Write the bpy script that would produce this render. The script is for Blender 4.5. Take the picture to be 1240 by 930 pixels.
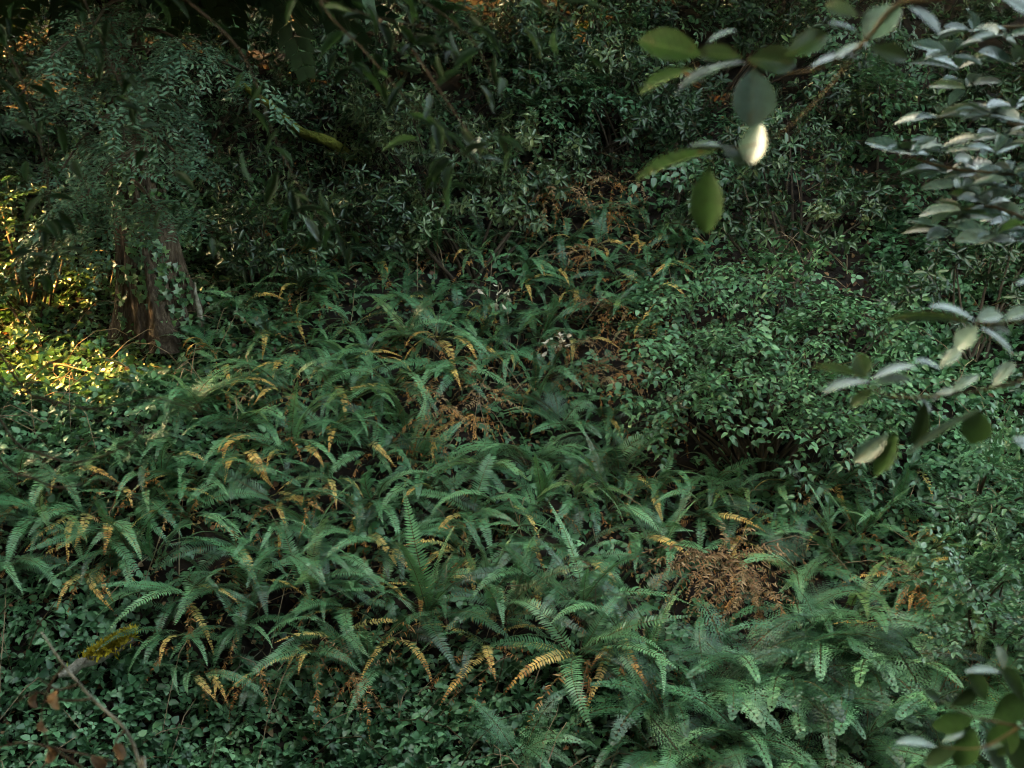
import bpy, math, random
import numpy as np
from mathutils import Vector, Matrix, Quaternion
R = math.radians
rnd = random.Random(7)
nr = np.random.RandomState(11)
for o in list(bpy.data.objects):
    bpy.data.objects.remove(o)
scn = bpy.context.scene
C = scn.collection

# ------------------------------------------------------------------ camera, sky, sun, exposure
FPX = 1500.0                       # focal length in photo pixels (photo 1240 x 930)
PITCH = R(-8.0)
cam_d = bpy.data.cameras.new('camera')
cam = bpy.data.objects.new('camera', cam_d)
C.objects.link(cam)
cam.location = (0, 0, 0)
cam.rotation_euler = (R(90) + PITCH, 0, 0)
cam_d.sensor_width = 36
cam_d.lens = 36 * FPX / 1240
cam_d.clip_start = 0.05
cam_d.clip_end = 500
cam_d.dof.use_dof = True
cam_d.dof.focus_distance = 14.0
cam_d.dof.aperture_fstop = 2.4
scn.camera = cam

SUN = Vector((-0.80, 0.22, 0.46)).normalized()      # towards the sun
SUN_EL = math.asin(SUN.z)
SUN_AZ = math.atan2(SUN.x, SUN.y)
world = bpy.data.worlds.new('World')
scn.world = world
world.use_nodes = True
wn = world.node_tree.nodes
wl = world.node_tree.links
wn.clear()
sky = wn.new('ShaderNodeTexSky')
sky.sky_type = 'NISHITA'
sky.sun_disc = False
sky.sun_elevation = SUN_EL
sky.sun_rotation = SUN_AZ
sky.air_density = 1.0
sky.dust_density = 4.0
sky.ozone_density = 0.3
bg = wn.new('ShaderNodeBackground')
bg.inputs['Strength'].default_value = 0.15
wo = wn.new('ShaderNodeOutputWorld')
wl.new(sky.outputs[0], bg.inputs['Color'])
wl.new(bg.outputs[0], wo.inputs['Surface'])

sun_d = bpy.data.lights.new('sun', 'SUN')
sun_d.energy = 2.6
sun_d.angle = R(0.5)
sun_d.color = (1.0, 0.52, 0.18)
sun = bpy.data.objects.new('sun', sun_d)
C.objects.link(sun)
sun.rotation_euler = SUN.to_track_quat('Z', 'Y').to_euler()
sun.location = (-30, 10, 30)

vs = scn.view_settings
vs.view_transform = 'Standard'
vs.look = 'None'
vs.gamma = 1
vs.use_curve_mapping = False
vs.exposure = 4.75
vs.use_white_balance = True            # camera balanced for open shade
vs.white_balance_temperature = 10400
vs.white_balance_tint = 0
scn.cycles.max_bounces = 3
scn.cycles.diffuse_bounces = 1
scn.cycles.glossy_bounces = 2
scn.cycles.transmission_bounces = 2
scn.cycles.use_denoising = True
scn.cycles.denoiser = 'OPENIMAGEDENOISE'
scn.cycles.denoising_input_passes = 'RGB_ALBEDO_NORMAL'
scn.cycles.denoising_prefilter = 'ACCURATE'
scn.cycles.sample_clamp_indirect = 4.0
scn.cycles.filter_width = 1.0
scn.cycles.use_adaptive_sampling = True
scn.cycles.adaptive_threshold = 0.02

# ------------------------------------------------------------------ terrain height and pixel helpers
_w = [(rnd.uniform(0, 6.28), rnd.uniform(0.5, 1.6), rnd.uniform(0, 6.28)) for _ in range(9)]
_w2 = [(rnd.uniform(0, 6.28), rnd.uniform(2.2, 5.0), rnd.uniform(0, 6.28)) for _ in range(9)]
def bumps(x, y):
    s = 0
    for a, k, p in _w:
        s = s + 0.10 / k * np.sin(k * (math.cos(a) * x + math.sin(a) * y) + p)
    for a, k, p in _w2:
        s = s + 0.075 / k * np.sin(k * (math.cos(a) * x + math.sin(a) * y) + p)
    return s
def sstep(a, b, v):
    t = np.clip((v - a) / (b - a), 0, 1)
    return t * t * (3 - 2 * t)
def hgt(x, y):
    x = np.asarray(x, float); y = np.asarray(y, float)
    near = -1.6 - 4.5 * sstep(0.3, 7.0, y) + 0.9 * sstep(0, -8, y)
    slope = -5.0 + 0.58 * (y - 11)
    k = 0.8
    z = k * np.logaddexp(near / k, slope / k) - 0.25
    z = z + 0.10 * np.logaddexp(0, (y - 19.0) / 1.0)
    # left terrace: flatter shelf in front of the redwood, steeper bank below it
    t = sstep(-1.5, -4.0, x) * np.exp(-((y - 14.5) / 1.4) ** 2)
    z = z + 0.42 * t
    return z + bumps(x, y) * sstep(3, 8, y)
CR = Vector((1, 0, 0)); CF = Vector((0, math.cos(PITCH), math.sin(PITCH))); CU = CR.cross(CF)
def ray(px, py):
    return (CF + CR * ((px - 620) / FPX) + CU * ((465 - py) / FPX)).normalized()
def at(px, py, d):
    """point on the line of sight of a photo pixel, d metres away along the view axis"""
    r = ray(px, py)
    return r * (d / r.dot(CF))
def ground(px, py):
    r = ray(px, py)
    t = 6.0
    while t < 90:
        p = r * t
        if p.z < float(hgt(p.x, p.y)):
            lo, hi = t - 0.25, t
            for _ in range(12):
                m = (lo + hi) / 2
                p = r * m
                if p.z < float(hgt(p.x, p.y)): hi = m
                else: lo = m
            return r * hi
        t += 0.25
    return r * 60
def onground(x, y, dz=0):
    return Vector((x, y, float(hgt(x, y)) + dz))
def pix(p):
    d = p.dot(CF)
    return 620 + FPX * p.dot(CR) / d, 465 - FPX * p.dot(CU) / d

# ------------------------------------------------------------------ materials
def nodes(name):
    m = bpy.data.materials.new(name)
    m.use_nodes = True
    nt = m.node_tree
    nt.nodes.clear()
    return m, nt.nodes, nt.links
def ramp(n, cols):
    r = n.new('ShaderNodeValToRGB')
    e = r.color_ramp.elements
    while len(e) < len(cols): e.new(0.5)
    for i, c in enumerate(cols):
        e[i].position = i / max(1, len(cols) - 1)
        e[i].color = (*c, 1)
    return r
def leaf_mat(name, cols, rough=0.42, trans=0.25, obj_w=0.6, spec=0.5, spots=None, veins=False):
    m, n, l = nodes(name)
    at_ = n.new('ShaderNodeAttribute'); at_.attribute_name = 'rnd'
    oi = n.new('ShaderNodeObjectInfo')
    m1 = n.new('ShaderNodeMath'); m1.operation = 'MULTIPLY'; m1.inputs[1].default_value = 1 - obj_w
    m2 = n.new('ShaderNodeMath'); m2.operation = 'MULTIPLY_ADD'; m2.inputs[1].default_value = obj_w
    l.new(at_.outputs['Fac'], m1.inputs[0])
    l.new(oi.outputs['Random'], m2.inputs[0]); l.new(m1.outputs[0], m2.inputs[2])
    r = ramp(n, cols)
    l.new(m2.outputs[0], r.inputs['Fac'])
    tc = n.new('ShaderNodeTexCoord')
    nz = n.new('ShaderNodeTexNoise'); nz.inputs['Scale'].default_value = 9.0; nz.inputs['Detail'].default_value = 3
    l.new(tc.outputs['Object'], nz.inputs['Vector'])
    mr = n.new('ShaderNodeMapRange'); mr.inputs[1].default_value = 0.3; mr.inputs[2].default_value = 0.7
    mr.inputs[3].default_value = 0.72; mr.inputs[4].default_value = 1.25
    l.new(nz.outputs['Fac'], mr.inputs[0])
    hs = n.new('ShaderNodeHueSaturation')
    l.new(r.outputs['Color'], hs.inputs['Color']); l.new(mr.outputs[0], hs.inputs['Value'])
    col = hs.outputs['Color']
    if spots:
        nz2 = n.new('ShaderNodeTexNoise'); nz2.inputs['Scale'].default_value = spots[1]; nz2.inputs['Detail'].default_value = 4
        l.new(tc.outputs['Object'], nz2.inputs['Vector'])
        mr2 = n.new('ShaderNodeMapRange'); mr2.inputs[1].default_value = spots[2]; mr2.inputs[2].default_value = spots[2] + 0.08
        l.new(nz2.outputs['Fac'], mr2.inputs[0])
        mx = n.new('ShaderNodeMixRGB'); mx.inputs['Color2'].default_value = (*spots[0], 1)
        l.new(mr2.outputs[0], mx.inputs['Fac']); l.new(col, mx.inputs['Color1'])
        col = mx.outputs['Color']
    bump = None
    if veins:
        def mth(op, a, b_=None, c=None):
            q = n.new('ShaderNodeMath'); q.operation = op
            for i, v in enumerate((a, b_, c)):
                if v is None: continue
                if isinstance(v, (int, float)): q.inputs[i].default_value = v
                else: l.new(v, q.inputs[i])
            return q.outputs[0]
        sx = n.new('ShaderNodeSeparateXYZ'); l.new(tc.outputs['Object'], sx.inputs[0])
        ay = mth('ABSOLUTE', sx.outputs[1])
        wv = mth('POWER', mth('MULTIPLY_ADD', mth('SINE', mth('MULTIPLY', mth('SUBTRACT', sx.outputs[0], mth('MULTIPLY', ay, 0.8)), 58.0)), 0.5, 0.5), 6.0)
        rib = mth('LESS_THAN', ay, 0.014)
        vn = mth('MAXIMUM', mth('MULTIPLY', wv, 0.45), rib)
        mv = n.new('ShaderNodeMixRGB'); mv.inputs['Color2'].default_value = (0.20, 0.27, 0.13, 1)
        l.new(mth('MULTIPLY', vn, 0.22), mv.inputs['Fac']); l.new(col, mv.inputs['Color1'])
        col = mv.outputs['Color']
        bump = n.new('ShaderNodeBump'); bump.inputs['Strength'].default_value = 0.5; bump.inputs['Distance'].default_value = 0.004
        l.new(mth('MULTIPLY', vn, -1.0), bump.inputs['Height'])
    b = n.new('ShaderNodeBsdfPrincipled')
    if bump: l.new(bump.outputs[0], b.inputs['Normal'])
    b.inputs['Roughness'].default_value = rough
    b.inputs['Specular IOR Level'].default_value = spec
    l.new(col, b.inputs['Base Color'])
    tr = n.new('ShaderNodeBsdfTranslucent')
    h2 = n.new('ShaderNodeHueSaturation'); h2.inputs['Value'].default_value = 1.7; h2.inputs['Hue'].default_value = 0.485
    l.new(col, h2.inputs['Color']); l.new(h2.outputs['Color'], tr.inputs['Color'])
    mix = n.new('ShaderNodeMixShader'); mix.inputs[0].default_value = trans
    l.new(b.outputs[0], mix.inputs[1]); l.new(tr.outputs[0], mix.inputs[2])
    o = n.new('ShaderNodeOutputMaterial'); l.new(mix.outputs[0], o.inputs['Surface'])
    return m
def solid_mat(name, cols, scale=6, rough=0.9, stretch=(1, 1, 1), bump=0.4, detail=6):
    m, n, l = nodes(name)
    tc = n.new('ShaderNodeTexCoord')
    mp = n.new('ShaderNodeMapping'); mp.inputs['Scale'].default_value = stretch
    l.new(tc.outputs['Object'], mp.inputs['Vector'])
    nz = n.new('ShaderNodeTexNoise'); nz.inputs['Scale'].default_value = scale; nz.inputs['Detail'].default_value = detail
    nz.inputs['Roughness'].default_value = 0.65
    l.new(mp.outputs[0], nz.inputs['Vector'])
    mr = n.new('ShaderNodeMapRange'); mr.inputs[1].default_value = 0.28; mr.inputs[2].default_value = 0.72
    l.new(nz.outputs['Fac'], mr.inputs[0])
    r = ramp(n, cols)
    l.new(mr.outputs[0], r.inputs['Fac'])
    b = n.new('ShaderNodeBsdfPrincipled'); b.inputs['Roughness'].default_value = rough
    b.inputs['Specular IOR Level'].default_value = 0.25
    l.new(r.outputs['Color'], b.inputs['Base Color'])
    bp = n.new('ShaderNodeBump'); bp.inputs['Strength'].default_value = bump; bp.inputs['Distance'].default_value = 0.05
    l.new(nz.outputs['Fac'], bp.inputs['Height']); l.new(bp.outputs[0], b.inputs['Normal'])
    o = n.new('ShaderNodeOutputMaterial'); l.new(b.outputs[0], o.inputs['Surface'])
    return m
M = {}
M['soil'] = solid_mat('forest_soil', [(0.004, 0.003, 0.002), (0.010, 0.006, 0.004), (0.026, 0.015, 0.009)], 5, 0.95, bump=1.0, detail=9)
M['bark'] = solid_mat('redwood_bark', [(0.014, 0.010, 0.007), (0.045, 0.030, 0.021), (0.11, 0.085, 0.062)], 5, 0.95, (5, 5, 0.5), 0.9)
M['grey_bark'] = solid_mat('grey_bark', [(0.05, 0.045, 0.035), (0.16, 0.15, 0.12), (0.30, 0.29, 0.26)], 14, 0.9)
M['dark_bark'] = solid_mat('dark_bark', [(0.02, 0.015, 0.010), (0.06, 0.042, 0.028)], 10, 0.9)
M['stem'] = solid_mat('green_brown_stem', [(0.03, 0.027, 0.012), (0.085, 0.058, 0.025)], 20, 0.7)
M['orange_stem'] = solid_mat('tan_young_stem', [(0.03, 0.028, 0.012), (0.09, 0.06, 0.025)], 20, 0.6)
M['moss'] = solid_mat('yellow_moss', [(0.28, 0.22, 0.02), (0.52, 0.40, 0.04), (0.65, 0.52, 0.09)], 26, 1.0, bump=1.0)
M['moss_green'] = solid_mat('green_moss', [(0.05, 0.06, 0.01), (0.14, 0.15, 0.03)], 18, 1.0, bump=1.0)
M['fern'] = leaf_mat('fern_green', [(0.006, 0.032, 0.013), (0.014, 0.062, 0.025), (0.030, 0.115, 0.046), (0.058, 0.180, 0.076), (0.10, 0.25, 0.11), (0.15, 0.32, 0.14)], 0.40, 0.08, .78, spec=.5)
M['fern_pale'] = leaf_mat('fern_pale_green', [(0.06, 0.16, 0.06), (0.10, 0.21, 0.07), (0.16, 0.24, 0.08)], 0.45, 0.3)
M['fern_yellow'] = leaf_mat('fern_yellowing', [(0.07, 0.15, 0.05), (0.24, 0.24, 0.07), (0.52, 0.37, 0.12), (0.58, 0.36, 0.10), (0.42, 0.19, 0.05), (0.20, 0.08, 0.03)], 0.6, 0.25, 0.3)
M['fern_dead'] = leaf_mat('fern_dead', [(0.15, 0.055, 0.018), (0.30, 0.12, 0.034), (0.46, 0.22, 0.07), (0.50, 0.34, 0.19)], 0.8, 0.15, 0.5)
M['fern_rust'] = leaf_mat('fern_rust', [(0.10, 0.045, 0.020), (0.20, 0.10, 0.045), (0.32, 0.19, 0.09), (0.44, 0.31, 0.19)], 0.8, 0.15, 0.6)
M['rachis'] = solid_mat('fern_rachis', [(0.06, 0.06, 0.02), (0.12, 0.08, 0.03)], 10, 0.7)
M['ivy'] = leaf_mat('ivy_leaf', [(0.012, 0.046, 0.020), (0.022, 0.075, 0.030), (0.040, 0.11, 0.042), (0.075, 0.155, 0.05)], 0.38, 0.2, 0.0)
M['bramble'] = leaf_mat('bramble_leaf', [(0.008, 0.036, 0.016), (0.016, 0.066, 0.028), (0.030, 0.105, 0.045), (0.055, 0.160, 0.072), (0.10, 0.24, 0.115), (0.18, 0.34, 0.18)], 0.40, 0.1, 0.0, spec=.4)
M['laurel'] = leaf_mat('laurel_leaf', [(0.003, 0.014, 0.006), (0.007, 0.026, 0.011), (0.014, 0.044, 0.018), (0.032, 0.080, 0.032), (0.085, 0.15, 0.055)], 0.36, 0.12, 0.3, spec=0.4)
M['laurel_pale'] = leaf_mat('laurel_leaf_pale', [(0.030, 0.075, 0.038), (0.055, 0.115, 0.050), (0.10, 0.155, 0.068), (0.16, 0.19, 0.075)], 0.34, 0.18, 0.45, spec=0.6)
M['herb'] = leaf_mat('herb_leaf', [(0.020, 0.075, 0.028), (0.036, 0.115, 0.042), (0.065, 0.16, 0.060), (0.12, 0.22, 0.10)], 0.48, 0.18, 0.0, spec=.35)
M['salal'] = leaf_mat('salal_leaf', [(0.018, 0.065, 0.030), (0.030, 0.10, 0.046), (0.048, 0.135, 0.064), (0.09, 0.19, 0.095)], 0.36, 0.15, 0.3, spec=.5)
M['hazel'] = leaf_mat('small_shrub_leaf', [(0.007, 0.034, 0.014), (0.020, 0.078, 0.033), (0.045, 0.135, 0.058), (0.085, 0.20, 0.088), (0.15, 0.28, 0.13)], 0.40, 0.1, 0.35, spec=.4)
M['needle'] = leaf_mat('redwood_needles', [(0.014, 0.042, 0.024), (0.028, 0.072, 0.042), (0.050, 0.115, 0.068), (0.09, 0.155, 0.09)], 0.5, 0.12, 0.5, spec=.3)
M['canopy'] = leaf_mat('canopy_needles', [(0.012, 0.032, 0.018), (0.020, 0.050, 0.026), (0.032, 0.065, 0.028)], 0.5, 0.10, 0.2)
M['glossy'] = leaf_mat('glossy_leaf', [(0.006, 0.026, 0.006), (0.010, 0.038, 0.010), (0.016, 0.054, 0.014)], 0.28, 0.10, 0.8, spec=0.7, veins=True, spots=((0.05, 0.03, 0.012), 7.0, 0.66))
M['glossy_sheen'] = leaf_mat('sky_sheen_leaf', [(0.022, 0.062, 0.050), (0.045, 0.10, 0.088), (0.11, 0.19, 0.185)], 0.22, 0.08, 0.8, spec=1.0, veins=True, spots=((0.08, 0.05, 0.025), 7.0, 0.68))  # paler bluish base colour stands in for sky sheen on these leaves
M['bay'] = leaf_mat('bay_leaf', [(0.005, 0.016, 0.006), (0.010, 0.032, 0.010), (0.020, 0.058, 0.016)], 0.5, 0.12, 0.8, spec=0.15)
M['brown_leaf'] = leaf_mat('dry_brown_leaf', [(0.05, 0.025, 0.013), (0.11, 0.055, 0.026), (0.22, 0.12, 0.05)], 0.7, 0.1, 0.6)
M['litter'] = leaf_mat('leaf_litter', [(0.05, 0.022, 0.010), (0.12, 0.050, 0.020), (0.20, 0.10, 0.04), (0.30, 0.19, 0.10)], 0.75, 0.1, 0.0)
M['white_leaf'] = leaf_mat('bleached_leaf', [(0.42, 0.33, 0.24), (0.62, 0.52, 0.42), (0.75, 0.68, 0.60)], 0.7, 0.2, 0.3)
M['yellow_leaf'] = leaf_mat('yellow_leaf', [(0.45, 0.22, 0.03), (0.60, 0.38, 0.05)], 0.5, 0.3, 0.6)
M['dry_twig'] = solid_mat('dry_twig', [(0.14, 0.09, 0.05), (0.32, 0.24, 0.16)], 20, 0.9)

# ------------------------------------------------------------------ mesh helpers
def make_mesh(name, V, F, mats, mi=None, att=None, smooth=True):
    """V (n,3), F list of face-index tuples or an (m,3) array of triangles"""
    me = bpy.data.meshes.new(name)
    V = np.asarray(V, np.float32)
    if isinstance(F, np.ndarray):
        m = len(F)
        me.vertices.add(len(V)); me.vertices.foreach_set('co', V.ravel())
        me.loops.add(m * 3); me.loops.foreach_set('vertex_index', F.astype(np.int32).ravel())
        me.polygons.add(m)
        me.polygons.foreach_set('loop_start', np.arange(0, m * 3, 3, dtype=np.int32))
        me.polygons.foreach_set('loop_total', np.full(m, 3, np.int32))
    else:
        me.from_pydata(V.tolist(), [], F)
    for k in mats: me.materials.append(M[k])
    if mi is not None: me.polygons.foreach_set('material_index', np.asarray(mi, np.int32))
    if att is not None:
        a = me.attributes.new('rnd', 'FLOAT', 'POINT')
        a.data.foreach_set('value', np.asarray(att, np.float32))
    me.polygons.foreach_set('use_smooth', np.full(len(me.polygons), smooth, bool))
    me.update(calc_edges=True)
    me.validate()
    return me
class Bld:
    """collects leaves and tubes into one mesh"""
    def __init__(s): s.V = []; s.F = []; s.M = []; s.A = []; s.n = 0
    def add(s, V, F, mi=0, a=0.5):
        V = np.asarray(V, float)
        s.V.append(V); s.F.append(np.asarray(F, int) + s.n); s.M.append(np.full(len(F), mi)); s.A.append(np.full(len(V), a))
        s.n += len(V)
    def tube(s, pts, rads, sides=5, mi=0, a=0.5):
        pts = [Vector(p) for p in pts]
        V = []; F = []
        ref = Vector((0.13, 0.21, 0.97))
        for i, p in enumerate(pts):
            t = (pts[min(i + 1, len(pts) - 1)] - pts[max(i - 1, 0)]).normalized()
            u = t.cross(ref)
            if u.length < 0.05: u = t.cross(Vector((1, 0, 0)))
            u.normalize(); v = t.cross(u)
            for k in range(sides):
                g = 6.2832 * k / sides
                V.append(p + (u * math.cos(g) + v * math.sin(g)) * rads[i])
        for i in range(len(pts) - 1):
            for k in range(sides):
                a0 = i * sides + k; a1 = i * sides + (k + 1) % sides
                F.append((a0, a1, a1 + sides)); F.append((a0, a1 + sides, a0 + sides))
        s.add(V, F, mi, a)
    def leaf(s, T, base, x, nrm, L, W, mi=0, a=0.5):
        """template leaf T placed with its axis along x and its upper side along nrm"""
        x = Vector(x).normalized(); z = Vector(nrm); z = (z - x * z.dot(x))
        if z.length < 1e-4: z = x.orthogonal()
        z.normalize(); y = z.cross(x)
        B = np.array([[*x], [*y], [*z]])
        V = T[0] * np.array([L, W, L]) @ B + np.array([*base])
        s.add(V, T[1], mi, a)
    def mesh(s, name, mats, smooth=True):
        return make_mesh(name, np.vstack(s.V), np.vstack(s.F), mats, np.concatenate(s.M), np.concatenate(s.A), smooth)
def leaf_template(prof, fold=0.16, curl=0.10, ctr=None):
    """prof: list of (t, halfwidth) ; triangles on both sides of a folded midrib"""
    n = len(prof)
    V = [(0, 0, 0)]; F = []
    for t, w in prof:
        z = -curl * t * t
        V += [(t, 0, z), (t, w, z + fold * w), (t, -w, z + fold * w)]
    V.append((1, 0, -curl))
    e = len(V) - 1
    F += [(0, 1, 2), (0, 3, 1)]
    for i in range(n - 1):
        a = 1 + 3 * i; b = a + 3
        F += [(a, b, b + 1), (a, b + 1, a + 1), (a, b + 2, b), (a, a + 2, b + 2)]
    a = 1 + 3 * (n - 1)
    F += [(a, e, a + 1), (a, a + 2, e)]
    return np.array(V, float), np.array(F)
T_DIAMOND = (np.array([(0, 0, 0), (0.42, 0.5, 0.03), (0.42, -0.5, 0.03), (1, 0, -0.06), (0.42, 0, -0.03)], float), np.array([(0, 4, 1), (4, 3, 1), (0, 2, 4), (4, 2, 3)]))
T_ELL = leaf_template([(0.3, 0.42), (0.7, 0.42)], 0.25, 0.14)
T_OVATE = leaf_template([(0.22, 0.46), (0.6, 0.40)], 0.25, 0.16)
T_NEAR = leaf_template([(0.08, 0.10), (0.2, 0.27), (0.35, 0.42), (0.5, 0.49), (0.65, 0.5), (0.78, 0.42), (0.9, 0.26), (0.96, 0.14)], 0.22, 0.12)
T_LANCE = leaf_template([(0.08, 0.12), (0.2, 0.32), (0.35, 0.47), (0.5, 0.5), (0.65, 0.44), (0.8, 0.29), (0.92, 0.12)], 0.3, 0.16)
# lobed ivy leaf, and a three-leaflet bramble leaf
_iv = [(0, 0, 0), (0.02, 0.34, 0.02), (-0.06, 0.62, 0), (0.38, 0.36, 0.04), (0.62, 0.46, 0), (0.70, 0.16, 0.02), (1.05, 0, -0.05), (0.70, -0.16, 0.02), (0.62, -0.46, 0), (0.38, -0.36, 0.04), (-0.06, -0.62, 0), (0.02, -0.34, 0.02), (0.4, 0, -0.02)]
T_IVY = (np.array(_iv, float), np.array([(0, 12, 1), (1, 3, 2), (1, 12, 3), (3, 5, 4), (3, 12, 5), (5, 12, 6), (12, 7, 6), (9, 7, 12), (9, 8, 7), (11, 9, 12), (11, 10, 9), (0, 11, 12)]))
def _tri():
    V = []; F = []
    for k, (ang, L, off) in enumerate([(0, 0.62, (0.40, 0, 0)), (1.75, 0.52, (0.30, 0.02, 0)), (-1.75, 0.52, (0.30, -0.02, 0))]):
        v, f = T_OVATE
        c, s = math.cos(ang), math.sin(ang)
        v = v * np.array([L, L * 0.78, L])
        v = np.stack([v[:, 0] * c - v[:, 1] * s + off[0], v[:, 0] * s + v[:, 1] * c + off[1], v[:, 2]], 1)
        F.append(f + len(V) * len(v)); V.append(v)
    return np.vstack(V), np.vstack(F)
T_TRI = _tri()
T_OVATE_C = (T_OVATE[0] - np.array([0.1, 0, 0]), T_OVATE[1])
def frames(xdir, nrm):
    """(N,3),(N,3) -> (N,3,3) rows x,y,z"""
    x = xdir / np.linalg.norm(xdir, axis=1, keepdims=True)
    z = nrm - x * np.sum(nrm * x, 1, keepdims=True)
    z /= np.linalg.norm(z, axis=1, keepdims=True) + 1e-9
    y = np.cross(z, x)
    return np.stack([x, y, z], 1)
def scatter(name, T, P, B, S, att, mats, smooth=True):
    v, f = T
    N = len(P)
    V = np.einsum('vk,nkj->nvj', v, B) * S[:, None, None] + P[:, None, :]
    F = f[None] + (np.arange(N) * len(v))[:, None, None]
    return make_mesh(name, V.reshape(-1, 3), F.reshape(-1, 3), mats, None, np.repeat(att, len(v)), smooth)
def merge_scatter(name, items, mats):
    Vs = []; Fs = []; As = []; Ms = []; n = 0
    for T, P, B, S, att, mi in items:
        v, f = T; N = len(P)
        V = (np.einsum('vk,nkj->nvj', v, B) * S[:, None, None] + P[:, None, :]).reshape(-1, 3)
        F = (f[None] + (np.arange(N) * len(v))[:, None, None]).reshape(-1, 3) + n
        Vs.append(V); Fs.append(F); As.append(np.repeat(att, len(v))); Ms.append(np.full(len(F), mi)); n += len(V)
    return make_mesh(name, np.vstack(Vs), np.vstack(Fs), mats, np.concatenate(Ms), np.concatenate(As))

def empty(name, loc, label, cat, group=None, rot=(0, 0, 0), scale=1):
    o = bpy.data.objects.new(name, None)
    C.objects.link(o)
    o.location = loc; o.rotation_euler = rot; o.scale = (scale,) * 3
    o.empty_display_size = 0.1
    o['label'] = label; o['category'] = cat
    if group: o['group'] = group
    return o
def part(name, me, parent, mat4=None, kind=None):
    o = bpy.data.objects.new(name, me)
    C.objects.link(o)
    o.parent = parent
    if mat4 is not None: o.matrix_basis = mat4
    if kind: o['kind'] = kind
    return o
def mat_from(loc, x, z, s=1.0):
    x = Vector(x).normalized(); z = Vector(z); z = z - x * z.dot(x)
    if z.length < 1e-4: z = x.orthogonal()
    z.normalize(); y = z.cross(x)
    m = Matrix((x, y, z)).transposed().to_4x4()
    return Matrix.Translation(loc) @ m @ Matrix.Scale(s, 4)
def rv(s=1.0):
    return Vector((rnd.gauss(0, 1), rnd.gauss(0, 1), rnd.gauss(0, 1))) * s

# ------------------------------------------------------------------ ground
def build_ground():
    xs = np.concatenate([np.arange(-60, -16, 2.0), np.arange(-16, 20, 0.2), np.arange(20, 62, 2.0)])
    ys = np.concatenate([np.arange(-30, 6, 1.5), np.arange(6, 32, 0.2), np.arange(32, 92, 2.0)])
    X, Y = np.meshgrid(xs, ys)
    Z = hgt(X, Y) + nr.normal(0, 0.012, X.shape)
    V = np.stack([X, Y, Z], 2).reshape(-1, 3)
    w = len(xs)
    i, j = np.meshgrid(np.arange(len(ys) - 1), np.arange(w - 1), indexing='ij')
    a = (i * w + j).ravel()
    F = np.vstack([np.stack([a, a + 1, a + w + 1], 1), np.stack([a, a + w + 1, a + w], 1)])
    o = bpy.data.objects.new('hillside_ground', make_mesh('hillside_ground', V, F, ['soil']))
    C.objects.link(o)
    o['kind'] = 'structure'; o['label'] = 'dark brown forest soil of the steep slope'
build_ground()

# ------------------------------------------------------------------ surrounding trees (unseen ones added to shade the slope; gaps cut for sun on the ivy shelf)
SUNSPOTS = [(ground(px, py), r) for px, py, r in
            [(10, 425, .8), (60, 420, .9), (110, 440, .8), (165, 450, .6), (205, 445, .5), (222, 468, .45), (235, 460, .6), (40, 465, .9), (100, 470, .85), (160, 475, .55), (-40, 440, .6), (130, 490, .6), (60, 490, .6)]]
SUNSPOTS += [(at(px, py, ground(px, py).dot(CF) - d), r) for px, py, d, r in
             [(235, 38, 1.0, .5), (270, 52, 1.0, .45), (210, 28, 1.0, .45), (30, 20, 1.5, .5), (10, 70, 1.5, .4), (50, 60, 1.5, .35), (85, 290, .8, .35), (150, 60, 1.5, .3), (430, 130, 1.0, .3), (330, 10, 1.0, .3)]]
T_FLAT = (np.array([(0, 0, 0), (0.42, 0.5, 0.03), (0.42, -0.5, 0.03), (1, 0, -0.06)], float), np.array([(0, 3, 1), (0, 2, 3)]))
def spray_template():
    V = []; F = []
    for k in range(5):
        for sd in (1, -1):
            x = 0.08 + 0.18 * k
            a = sd * (0.75 - 0.06 * k)
            L = 0.42 - 0.05 * k
            v = T_FLAT[0] * np.array([L, 0.18, L])
            c, s = math.cos(a), math.sin(a)
            v = np.stack([v[:, 0] * c - v[:, 1] * s + x, v[:, 0] * s + v[:, 1] * c, v[:, 2] - 0.12 * x * x], 1)
            F.append(T_FLAT[1] + len(V) * 4); V.append(v)
    return np.vstack(V), np.vstack(F)
T_SPRAY = spray_template()
def crown_points(h, z0, r0, n):
    t = nr.uniform(0, 1, n) ** 1.25
    z = z0 + (h - z0) * t
    rmax = r0 * (1 - t) ** 0.75 + 0.25
    lay = 0.8 + 0.2 * np.sin(z * 3.3 + 2 * np.sin(z))
    rr = rmax * lay * nr.uniform(0.12, 1, n) ** 0.55
    a = nr.uniform(0, 6.2832, n)
    P = np.stack([rr * np.cos(a), rr * np.sin(a), z - 0.22 * rr], 1)
    out = np.stack([np.cos(a), np.sin(a), nr.uniform(-0.5, 0.15, n)], 1) + nr.normal(0, 0.35, (n, 3))
    nrm = np.stack([nr.normal(0, .4, n), nr.normal(0, .4, n), np.ones(n)], 1) + 0.3 * out
    return P, frames(out, nrm)
SHARED = {}
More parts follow.
